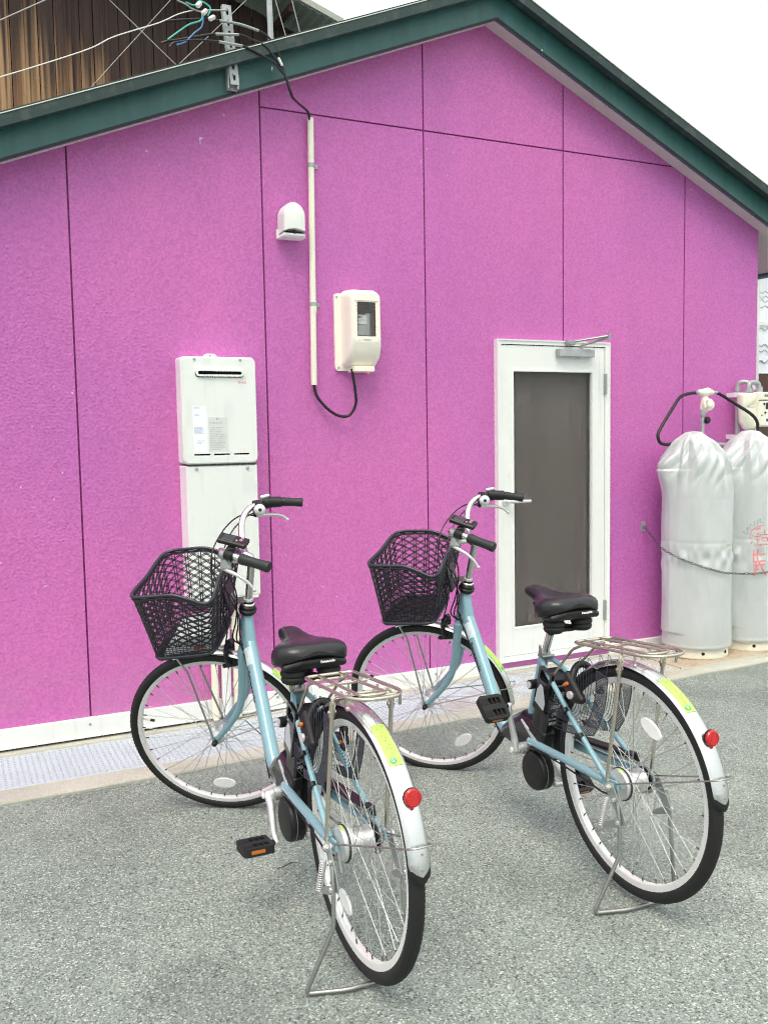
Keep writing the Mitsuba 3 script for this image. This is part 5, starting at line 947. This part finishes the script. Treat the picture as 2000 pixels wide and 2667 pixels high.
    R_('battery__key_barrel', bt(disc(0.0115, 0.004, (0.046, 0.0615, 0.165), (0, 1, 0), 18)), 'mat_alu', 40)
    ey_, ez_ = np.array([0, -1, 0]), ub; fo = ob - uf * 0.0465
    at_ = lambda y, z: fo + np.array([0, y, 0]) + ub * z
    R_('battery__lettering', text_at('Li-ion 00', 0.0075, at_(0.010, 0.083), ey_, ez_, 0.0006, True), 'mat_ink_white', False)
    rec = []
    for i in range(3):
        a0 = PI / 2 + i * 2 * PI / 3
        for da in (0.0, 1.05):
            ring = [(0.0105 * math.cos(a0 + (0.25 if da else 0) + q) * 1.0, 0.0105 * math.sin(a0 + (0.25 if da else 0) + q)) for q in np.linspace(0.12, 0.9, 6)]
        cxy = (0.0085 * math.cos(a0), 0.0085 * math.sin(a0))
        rec.append(Point(*cxy).buffer(0.0066).difference(Point(*cxy).buffer(0.0046)).difference(LineString([(0, 0), (cxy[0] * 3 - 0.01 * math.sin(a0), cxy[1] * 3 + 0.01 * math.cos(a0))]).buffer(0.0008)))
    R_('battery__recycle_mark', basis(ext_xy(unary_union(rec), 0, 0.0006), at_(0.010, 0.103), ey_, ez_, -uf), 'mat_ink_white', False)
    R_('battery__label', basis(cat(ext_xy(rrect(-0.020, 0.022, -0.005, 0.005, 0.001), 0, 0.0006)), at_(0.009, 0.066), ey_, ez_, -uf), 'mat_sticker_grey', False)
    R_('battery__label', basis(cat(ext_xy(rrect(-0.022, 0.024, -0.006, 0.006, 0.001), 0, 0.0006)), at_(0.009, 0.128), ey_, ez_, -uf), 'mat_sticker_white', False)
    rg = np.random.default_rng(11); pm = []
    for i in range(7):
        y_ = -0.020
        while y_ < 0.020:
            w_ = rg.uniform(0.003, 0.009); pm.append(sbox(y_, 0.006 * i, min(y_ + w_, 0.022), 0.006 * i + 0.0022)); y_ += w_ + 0.002
    R_('battery__print', basis(cat([ext_xy(p, 0, 0.0006) for p in pm]), at_(0.009, 0.140), ey_, ez_, -uf), 'mat_plate_grey', False, 'stuff')
    # ---- drive unit, cranks, pedals, chain
    R_('drive_cover', hull([((0.640, 0, 0.318), 0.030), ((0.585, 0, 0.345), 0.040), ((0.520, 0, 0.385), 0.038), ((0.425, 0, 0.372), 0.040), ((0.475, 0, 0.306), 0.044), ((0.420, 0.01, 0.330), 0.036)], 20), 'mat_blackgloss', 60)
    R_('drive_cover__trim', cat([hull([((0.505, 0.0395, 0.395), 0.004), ((0.415, 0.041, 0.345), 0.004), ((0.430, 0.0415, 0.338), 0.004)], 8), hull([((0.455, 0.046, 0.345), 0.003), ((0.420, 0.046, 0.325), 0.003)], 8)]), 'mat_plate_grey', 40)
    R_('motor__cover', lathe([(0.0, 0.057), (0.054, 0.057), (0.061, 0.053), (0.0645, 0.046), (0.065, 0.030), (0.065, 0.012), (0.0, 0.012)], (0.428, 0, 0.243), 'y', 44), 'mat_black', 30)
    R_('motor__groove', ring_prof([(0.0652, 0.036), (0.0662, 0.036), (0.0662, 0.038), (0.0652, 0.038)], 44), 'mat_greymetal', 30, None, (0.428, 0, 0.243))
    R_('motor__housing', cat(hull([((0.425, -0.004, 0.250), 0.052), ((0.425, -0.040, 0.250), 0.045), ((0.475, -0.035, 0.305), 0.035), ((0.385, -0.03, 0.225), 0.030)], 18), seg((0.368, 0.010, 0.208), (0.368, -0.052, 0.208), 0.010, 10), seg((0.455, 0.010, 0.192), (0.455, -0.052, 0.192), 0.010, 10)), 'mat_alu', 40)
    BB = np.array([0.478, 0, 0.308])
    R_('crank_axle', cat(seg(BB + [0, 0.035, 0], BB + [0, 0.070, 0], 0.0200, 18), seg(BB + [0, 0.072, 0], BB + [0, 0.080, 0], 0.0165, 18), seg(BB - [0, 0.035, 0], BB - [0, 0.08, 0], 0.0165, 18)), 'mat_alu', 30)
    for s in (1, -1):
        a = crank_ang + (PI if s < 0 else 0); d = np.array([math.cos(a), 0, math.sin(a)])
        p0 = BB + [0, s * 0.088, 0]; p1 = BB + [0, s * 0.102, 0] + d * 0.150
        R_('crank__arm', cat(hull([(p0 - [0, s * 0.003, 0], 0.0145), (p0 + d * 0.045, 0.0110)], 14), hull([(p0 + d * 0.04, 0.0112), (p1 - d * 0.03, 0.0088)], 14), hull([(p1 - d * 0.03, 0.0088), (p1, 0.0105)], 14)), 'mat_alu', 60)
        R_('crank__cap', disc(0.0095, 0.004, p0 + [0, s * 0.0125, 0], (0, s, 0), 16, 0.001), 'mat_reflector_white')
        pc = p1 + [0, s * 0.064, 0]; tl = pedal_tilt
        ex_, ez2 = np.array([math.cos(tl), 0, -math.sin(tl)]), np.array([math.sin(tl), 0, math.cos(tl)])
        pb = lambda m_: basis(m_, pc, ex_, (0, s, 0), ez2)
        op = rrect(-0.046, 0.046, -0.046, 0.044, 0.012).difference(unary_union([rrect(-0.034, -0.010, -0.034, 0.012, 0.004), rrect(0.010, 0.034, -0.034, 0.012, 0.004)]))
        ribs = [cbox(sx * 0.022 - 0.013, sx * 0.022 + 0.013, yy - 0.0016, yy + 0.0016, -0.010, 0.010, 0.0008) for sx in (-1, 1) for yy in (-0.020, -0.004)]
        R_('pedal__body', pb(cat(ext_xy(op, -0.013, 0.011), ribs)), 'mat_rubber', False)
        tr = [bx(sx * 0.022 - 0.012, sx * 0.022 + 0.012, yy, yy + 0.0022, 0.0112, 0.0128) for sx in (-1, 1) for yy in np.arange(0.014, 0.042, 0.0045)]
        R_('pedal__tread', pb(cat(tr)), 'mat_grip', False, 'stuff')
        R_('pedal__axle', cat(seg(p1, p1 + [0, s * 0.022, 0], 0.0080, 12)), 'mat_black')
        for sx in (-1, 1): R_('pedal__reflector', pb(cbox(sx * 0.0462 - 0.0012, sx * 0.0462 + 0.0012, -0.016, 0.024, -0.006, 0.004, 0.0008)), 'mat_orange', False)
    R_('chain_case', ext_xz(unary_union([Point(0.478, 0.308).buffer(0.058), Polygon([(0.478, 0.366), (0.050, 0.392), (0.040, 0.368), (0.478, 0.336)])]), -0.068, -0.060), 'mat_black', False)
    R_('chain_case__lip', ext_xz(Polygon([(0.470, 0.366), (0.050, 0.392), (0.050, 0.388), (0.470, 0.362)]), -0.0595, -0.034), 'mat_black', False)
    loop = [(0.478 + 0.047 * math.cos(a), -0.045, 0.308 + 0.047 * math.sin(a)) for a in np.linspace(-PI / 2, PI / 2, 14)] + [(0.0 + 0.040 * math.cos(a), -0.045, WR + 0.040 * math.sin(a)) for a in np.linspace(PI / 2, 1.5 * PI, 14)]
    LP = np.array(loop + loop[:1]); ls = np.concatenate([[0], np.cumsum(np.linalg.norm(np.diff(LP, axis=0), axis=1))]); nl_ = int(ls[-1] / 0.0127); ms = []
    for i in range(nl_):
        p_ = np.array([np.interp((i + 0.5) / nl_ * ls[-1], ls, LP[:, k2]) for k2 in range(3)]); q_ = np.array([np.interp(((i + 0.5) / nl_ * ls[-1] + 0.003) % ls[-1], ls, LP[:, k2]) for k2 in range(3)])
        d = q_ - p_; d /= np.linalg.norm(d); wv = 0.0036 if i % 2 else 0.0022
        b_ = cbox(-0.0072, 0.0072, -wv, wv, -0.0042, 0.0042, 0.002); ms.append(basis(b_, p_, d, (0, 1, 0), np.cross(d, [0, 1, 0])))
    R_('chain', cat(ms), 'mat_greymetal', False, 'stuff')
    # ---- rear fender, reflector, stay
    a0, a1 = math.radians(-6), math.radians(171.6)
    RRF, RFH, RFD = 0.3565, 0.0275, 0.015; hc = np.array([0, 0, WR])
    R_('rear_fender__shell', arc_shell(RRF, RFH, RFD, math.radians(58), a1 + 0.012, 70, tip=0.085), 'mat_chrome', 50, None, hc)
    R_('rear_fender__front_section', arc_shell(RRF - 0.001, RFH, RFD, a0, math.radians(57.5), 40), 'mat_black', 50, None, hc)
    R_('rear_fender__flap', arc_shell(RRF - 0.003, RFH - 0.0005, RFD, a1 - 0.09, a1 + 0.066, 34, 0.002, tip=0.075), 'mat_black', 50, None, hc)
    R_('rear_fender__sticker', patch(RRF, RFH, RFD, math.radians(111.5), math.radians(132.0), -0.62, 0.72), 'mat_label_lime', True, None, hc)
    qd = math.radians(129.9); R_('rear_fender__sticker_dot', disc(0.0078, 0.0012, hc + np.array([(RRF + 0.0006) * math.cos(qd), 0.0065, (RRF + 0.0006) * math.sin(qd)]), (math.cos(qd), 0.14, math.sin(qd)), 18), 'mat_label_green', True)
    R_('rear_fender__sticker_dot_mark', basis(cat(ext_xy(Point(0, 0).buffer(0.0052).difference(Point(0, 0).buffer(0.0044)), 0, 0.0005), text_at('S', 0.0055, (0, 0, 0), (1, 0, 0), (0, 1, 0), 0.0005)), hc + np.array([(RRF + 0.0019) * math.cos(qd), 0.0067, (RRF + 0.0019) * math.sin(qd)]), (0, -1, 0), (math.sin(qd), 0, -math.cos(qd)), (math.cos(qd), 0.14, math.sin(qd))), 'mat_ink_white', False)
    R_('rear_fender__sticker_print', cat([patch(RRF, RFH, RFD, math.radians(a), math.radians(a + 0.5), w0_, w0_ + 0.16, 3, 3, 0.0018) for a, w0_ in ((113, -0.3), (114.5, -0.2), (114, 0.2), (116, -0.1), (118, 0.15), (119, -0.1), (120.5, 0.05), (122.5, -0.15), (124, 0.2), (124.3, -0.1), (126.5, 0.0))]), 'mat_ink_green', True, 'stuff', hc)
    for a in (176.0,): R_('rear_fender__rivet', cat([disc(0.003, 0.002, hc + np.array([(RRF + 0.0005) * math.cos(math.radians(q)), y_, (RRF + 0.0005) * math.sin(math.radians(q))]), (math.cos(math.radians(q)), 0, math.sin(math.radians(q))), 8) for q, y_ in ((164.5, -0.004), (161.5, 0.006), (169.8, 0.0))]), 'mat_steel', 38, 'stuff')
    rc = hc + np.array([(RRF + 0.010) * math.cos(math.radians(145.2)), -0.004, (RRF + 0.010) * math.sin(math.radians(145.2))]); rd = np.array([-1, 0.06, 0.12]); rd /= np.linalg.norm(rd)
    R_('tail_reflector__lens', disc(0.0208, 0.009, rc, rd, 32, 0.003), 'mat_reflector_red', 40)
    R_('tail_reflector__tab', basis(cbox(-0.004, 0.004, -0.006, 0.006, -0.001, 0.007, 0.001), rc + rd * 0.004, (0, -1, 0), (0.1, 0, -1), rd) if False else hull([(rc + [-0.004, 0.004, -0.022], 0.005), (rc + [-0.004, 0.004, -0.016], 0.006)], 10), 'mat_reflector_red')
    R_('tail_reflector__rib', cat([basis(cbox(y_ - 0.0006, y_ + 0.0006, -0.0172 * math.sqrt(max(0.05, 1 - (y_ / 0.019) ** 2)), 0.0172 * math.sqrt(max(0.05, 1 - (y_ / 0.019) ** 2)), 0.0088, 0.0096, 0.0002), rc, (0, -1, 0), (0.12, 0, 1), rd) for y_ in np.arange(-0.0158, 0.0165, 0.0045)]), 'mat_reflector_facet', False, 'stuff')
    R_('tail_reflector__backing', disc(0.0218, 0.004, rc - rd * 0.005, rd, 28), 'mat_black')
    R_('rear_fender__stay', tube(fillet([(0.004, 0.074, 0.335), (-0.29, 0.034, 0.428), (-0.345, 0.030, 0.446), (-0.357, 0.024, 0.450), (-0.3615, 0.0, 0.451), (-0.357, -0.024, 0.450), (-0.345, -0.030, 0.446), (-0.29, -0.034, 0.428), (0.004, -0.074, 0.335)], 0.012, 4), 0.0023, 7), 'mat_steel')
    # ---- rear rack
    zr = lambda x: 0.7295 - 0.045 * x
    lo = fillet([(0.178, -0.070, zr(0.178)), (0.178, 0.070, zr(0.178)), (-0.115, 0.072, zr(-0.115)), (-0.165, 0.045, zr(-0.16)), (-0.172, 0.0, zr(-0.17)), (-0.165, -0.045, zr(-0.16)), (-0.115, -0.072, zr(-0.115))], 0.022, 6, closed=True)
    R_('rear_rack__outer_rail', tube(lo, 0.0047, 9, closed=True), 'mat_rack', True)
    li = fillet([(0.176, 0.030, zr(0.17)), (-0.118, 0.034, zr(-0.11)), (-0.128, 0.0, zr(-0.12)), (-0.118, -0.034, zr(-0.11)), (0.176, -0.030, zr(0.17))], 0.016, 5)
    R_('rear_rack__inner_rail', tube(li, 0.0042, 9), 'mat_rack', True)
    R_('rear_rack__cross_bar', seg((0.075, -0.067, zr(0.07) - 0.007), (0.075, 0.067, zr(0.07) - 0.007), 0.0042, 9), 'mat_rack')
    R_('rear_rack__cross_bar', tube(fillet([(-0.045, 0.079, 0.695), (-0.045, 0.079, zr(-0.045) - 0.010), (-0.045, -0.079, zr(-0.045) - 0.010), (-0.045, -0.079, 0.695)], 0.016, 5), 0.0045, 9), 'mat_rack')
    R_('rear_rack__cross_bar', tube(fillet([(-0.112, 0.060, 0.722), (-0.112, 0.060, zr(-0.11) - 0.008), (-0.112, -0.072, zr(-0.11) - 0.008), (-0.095, -0.079, 0.695)], 0.012, 4), 0.0042, 9), 'mat_rack')
    R_('rear_rack__front_brace', tube(fillet([(0.335, 0.036, 0.578), (0.215, 0.046, 0.690), (0.165, 0.046, 0.712), (0.165, -0.046, 0.712), (0.215, -0.046, 0.690), (0.335, -0.036, 0.578)], 0.02, 5), 0.0043, 9), 'mat_rack')
    for s in (1, -1):
        R_('rear_rack__leg', tube(spl([(-0.045, s * 0.079, 0.700), (-0.040, s * 0.080, 0.66), (-0.012, s * 0.082, 0.50), (0.010, s * 0.083, 0.37), (0.010, s * 0.083, 0.345)], 5), 0.0055, 10), 'mat_rack')
        R_('rear_rack__leg_joint', cat(seg((-0.046, s * 0.079, 0.708), (-0.041, s * 0.080, 0.672), 0.0078, 10), seg((-0.042, s * 0.070, 0.684), (-0.042, s * 0.090, 0.684), 0.005, 6)), 'mat_rack', 30)
    for x_, y_ in ((-0.075, 0.052), (-0.005, -0.060), (0.04, 0.0)):
        R_('rear_rack__peg', cat(seg((x_, y_, zr(x_) - 0.004), (x_, y_, zr(x_) - 0.034), 0.0036, 8), trimesh.creation.icosphere(2, 0.0062).apply_translation((x_, y_, zr(x_) - 0.037))), 'mat_rack')
    # ---- lock, dress guards
    hs = [(0.206 - 0.02 * math.sin(a) * 0 + 0.045 * math.sin(a) * 0.6, 0.050 * math.cos(a), 0.560 + 0.075 * math.sin(a)) for a in np.linspace(-0.25, PI + 0.25, 18)]
    R_('wheel_lock__shackle', tube(hs, 0.0115, 12), 'mat_black', True)
    R_('wheel_lock__body', hull([((0.222, 0.052, 0.570), 0.016), ((0.160, 0.056, 0.546), 0.014), ((0.190, 0.058, 0.545), 0.016), ((0.236, 0.046, 0.605), 0.014)], 14), 'mat_black', 50)
    R_('wheel_lock__key_barrel', cat(disc(0.0125, 0.004, (0.192, 0.0735, 0.556), (-0.25, 1, 0.1), 20), disc(0.009, 0.006, (0.192, 0.0735, 0.556), (-0.25, 1, 0.1), 20)), 'mat_alu')
    R_('wheel_lock__lever', hull([((0.216, 0.068, 0.585), 0.007), ((0.226, 0.072, 0.580), 0.0045)], 10), 'mat_orange')
    for s in (1, -1):
        yy = s * 0.047
        A_ = [tuple(p) for p in spl([(0.050, 0.632), (0.060, 0.560), (0.085, 0.495), (0.118, 0.445)], 8)]
        B_ = [tuple(p) for p in spl([(0.162, 0.458), (0.125, 0.510), (0.105, 0.570), (0.098, 0.645)], 8)]
        strip1 = Polygon(A_ + B_)
        strip2 = Polygon([(0.118, 0.445), (0.20, 0.427), (0.262, 0.422), (0.268, 0.440), (0.22, 0.447), (0.162, 0.462)])
        both = unary_union([strip1.buffer(0.001), strip2.buffer(0.001)])
        ln = [LineString([(c_ - 0.4, 0.2), (c_ + 0.4, 0.9)]).buffer(0.00075, cap_style=2) for c_ in np.arange(-0.4, 0.8, 0.0088)] + [LineString([(c_ + 0.4, 0.2), (c_ - 0.4, 0.9)]).buffer(0.00075, cap_style=2) for c_ in np.arange(-0.4, 0.8, 0.0088)]
        mesh_ = unary_union(ln).intersection(both).union(both.boundary.buffer(0.0016))
        g_ = [g for g in getattr(mesh_, 'geoms', [mesh_]) if g.area > 1e-6]
        R_('dress_guard__net', cat([ext_xz(g, yy - 0.0008, yy + 0.0008) for g in g_]), 'mat_guard', False)
        for q in np.linspace(0.15, 0.95, 7):
            P_ = np.array([(0.105 + 0.10 * q, yy, 0.650 - 0.01 * q), (0.115 + 0.09 * q, yy, 0.575), (0.150 + 0.07 * q, yy, 0.512 - 0.045 * (1 - q)), (0.24 + 0.03 * q, yy, 0.470 + 0.035 * q - 0.015), (0.36, yy, 0.455 + 0.055 * q)])
            R_('dress_guard__wire', tube(spl(P_, 6), 0.0011, 5), 'mat_guard', True)
        for q in range(8): R_('dress_guard__wire', tube(spl([(0.235, yy, 0.424 + 0.0115 * q), (0.300, yy, 0.421 + 0.0125 * q), (0.348, yy - s * 0.006, 0.424 + 0.0125 * q)], 4), 0.0010, 5), 'mat_guard', True)
        for q in (0.30, 0.328, 0.348): R_('dress_guard__wire', seg((q, yy - s * 0.002, 0.420), (q - 0.010, yy - s * 0.002, 0.513), 0.0010, 5), 'mat_guard', True)
        for x0_, z0_ in ((0.06, 0.63), (0.10, 0.65), (0.14, 0.655), (0.18, 0.648)):
            th_ = math.atan2(z0_ - WR, x0_); R_('dress_guard__wire', tube(spl([(x0_, yy, z0_), (x0_ * 1.04, s * 0.038, z0_ + 0.02), (0.352 * math.cos(th_), s * 0.029, WR + 0.352 * math.sin(th_))], 4), 0.0011, 5), 'mat_guard', True)
        R_('dress_guard__clip', cat(seg((0.245, s * 0.058, 0.497), (0.235, s * 0.058, 0.489), 0.0115, 12)), 'mat_black')
        R_('dress_guard__clip', cat(seg((0.165, s * 0.062, 0.438), (0.155, s * 0.062, 0.430), 0.0110, 12)), 'mat_black')
    # ---- stand
    gnd_ = -lift - pit * 0.02 + 0.0065
    st = fillet([(-0.040, 0.092, 0.300), (-0.050, 0.093, 0.250), (-0.054, 0.098, 0.150), (-0.018, 0.163, gnd_), (-0.052, 0.060, gnd_ + 0.002), (-0.056, -0.060, gnd_ + 0.002), (-0.034, -0.125, gnd_), (-0.056, -0.095, 0.150), (-0.050, -0.093, 0.250), (-0.040, -0.092, 0.300)], 0.016, 6)
    R_('stand__legs', tube(st, 0.0058, 10), 'mat_steel', True)
    for s in (1, -1):
        R_('stand__plate', cat(ext_xz(Polygon([(0.006, 0.345), (-0.014, 0.342), (-0.050, 0.285), (-0.066, 0.250), (-0.060, 0.236), (-0.038, 0.240), (-0.030, 0.262), (0.012, 0.318)]), s * 0.086 - 0.0015, s * 0.086 + 0.0015), ext_xz(Polygon([(-0.040, 0.252), (-0.056, 0.235), (0.004, 0.212), (0.022, 0.205), (0.024, 0.218), (-0.006, 0.236)]), s * 0.098 - 0.0015, s * 0.098 + 0.0015)), 'mat_greymetal', False)
        R_('stand__bolt', cat([disc(0.0065, 0.005, p_, (0, s, 0), 6) for p_ in ((-0.050, s * 0.099, 0.245), (-0.022, s * 0.0875, 0.300), (0.018, s * 0.0995, 0.212))]), 'mat_alu', 30, 'stuff')
        R_('stand__spring', helix((-0.004, s * 0.100, 0.305), (0.018, s * 0.105, 0.216), 0.0078, 14, 0.0018), 'mat_alu', True)
    R_('rear_brake_arm', cat(hull([((0.0, 0.060, 0.325), 0.006), ((-0.020, 0.060, 0.270), 0.006)], 10), hull([((0.0, 0.062, 0.30), 0.008), ((0.012, 0.062, 0.292), 0.006)], 8)), 'mat_greymetal')
    return t, F_
grp = 'electric bicycles parked before the pink wall'
bk1, F1 = bicycle('light blue electric bicycle at the left, leaflets lying in its black front basket', (0.906, -2.234), math.radians(89.5), math.radians(60.0), 0.024, -0.055, math.radians(220), 0.06, ((0.10, math.radians(291)), (0.07, math.radians(282))), grp)
bk2, F2 = bicycle('light blue electric bicycle at the right, its black front basket empty, beside the door', (1.776, -2.251), math.radians(90.5), math.radians(46.4), 0.024, 0.0, math.radians(87), -0.75, ((0.20, math.radians(117)), (0.16, math.radians(240))), grp)
del labels[bk1]['group'], labels[bk2]['group']
labels[bk1]['group'] = labels[bk2]['group'] = grp
# leaflets in the left basket
lf = thing('leaflet_bundle', 'white leaflets with red and blue print inside the left basket', 'leaflets')
_put = put
def put_front(name, m, mt, smooth=False, kind=None):
    """placed in the left bicycle's basket"""
    k = F1('tmp', m, mt, smooth); scene[name] = scene.pop(k)
    if kind: labels.setdefault(name, {})['kind'] = kind
    return name
gx = np.linspace(0, 1, 14)
def sheet(y0, lean, seed, pts):
    (xa, za), (xb, zb), (xc, zc), (xd, zd) = pts; V = []
    for a in gx:
        for b in gx:
            x_ = (1 - b) * ((1 - a) * xa + a * xb) + b * ((1 - a) * xd + a * xc); z_ = (1 - b) * ((1 - a) * za + a * zb) + b * ((1 - a) * zd + a * zc)
            V.append([x_, y0 + lean * b + 0.006 * (npnoise(np.array([a * 3 + seed, b * 3, 0.0])) - 0.5), z_])
    n_ = 14; i, j = np.meshgrid(np.arange(n_ - 1), np.arange(n_ - 1), indexing='ij'); q = np.stack([i * n_ + j, (i + 1) * n_ + j, (i + 1) * n_ + j + 1, i * n_ + j + 1], -1).reshape(-1, 4)
    V = np.array(V); F = np.vstack([q[:, [0, 1, 2]], q[:, [0, 2, 3]]]); V2 = V + [0, 0.0012, 0]
    return TM(np.vstack([V, V2]), np.vstack([F[:, ::-1], F + len(V)]))
put_front(lf + '__sheet', sheet(0.100, -0.02, 1.0, ((1.205, 0.735), (1.040, 0.732), (1.000, 0.850), (1.105, 0.846))), 'mat_paper', True)
put_front(lf + '__sheet_001', sheet(0.118, 0.014, 4.0, ((1.200, 0.734), (1.032, 0.731), (1.018, 0.795), (1.150, 0.790))), 'mat_paper', True)
put_front(lf + '__red_print', sheet(0.1215, 0.004, 4.0, ((1.088, 0.739), (1.052, 0.738), (1.050, 0.754), (1.086, 0.755))), 'mat_ink_red', True)
put_front(lf + '__blue_print', cat([sheet(0.1215, 0.001, 4.0, ((1.180 - 0.02 * i, 0.737 + 0.005 * (i % 2)), (1.165 - 0.02 * i, 0.737 + 0.005 * (i % 2)), (1.165 - 0.02 * i, 0.741 + 0.005 * (i % 2)), (1.180 - 0.02 * i, 0.741 + 0.005 * (i % 2)))) for i in range(4)]), 'mat_ink_blue', True, 'stuff')
# small things on the ground
t = thing('twig', 'small dark twig lying on the asphalt by the left rear wheel', 'twig')
put(t, tube(spl([(0.900, -1.592, 0.003), (0.922, -1.595, 0.006), (0.951, -1.581, 0.005), (0.969, -1.587, 0.004)], 5), [0.0012] * 4 + [0.0020] * 8 + [0.0010] * 4, 6), 'mat_brown')
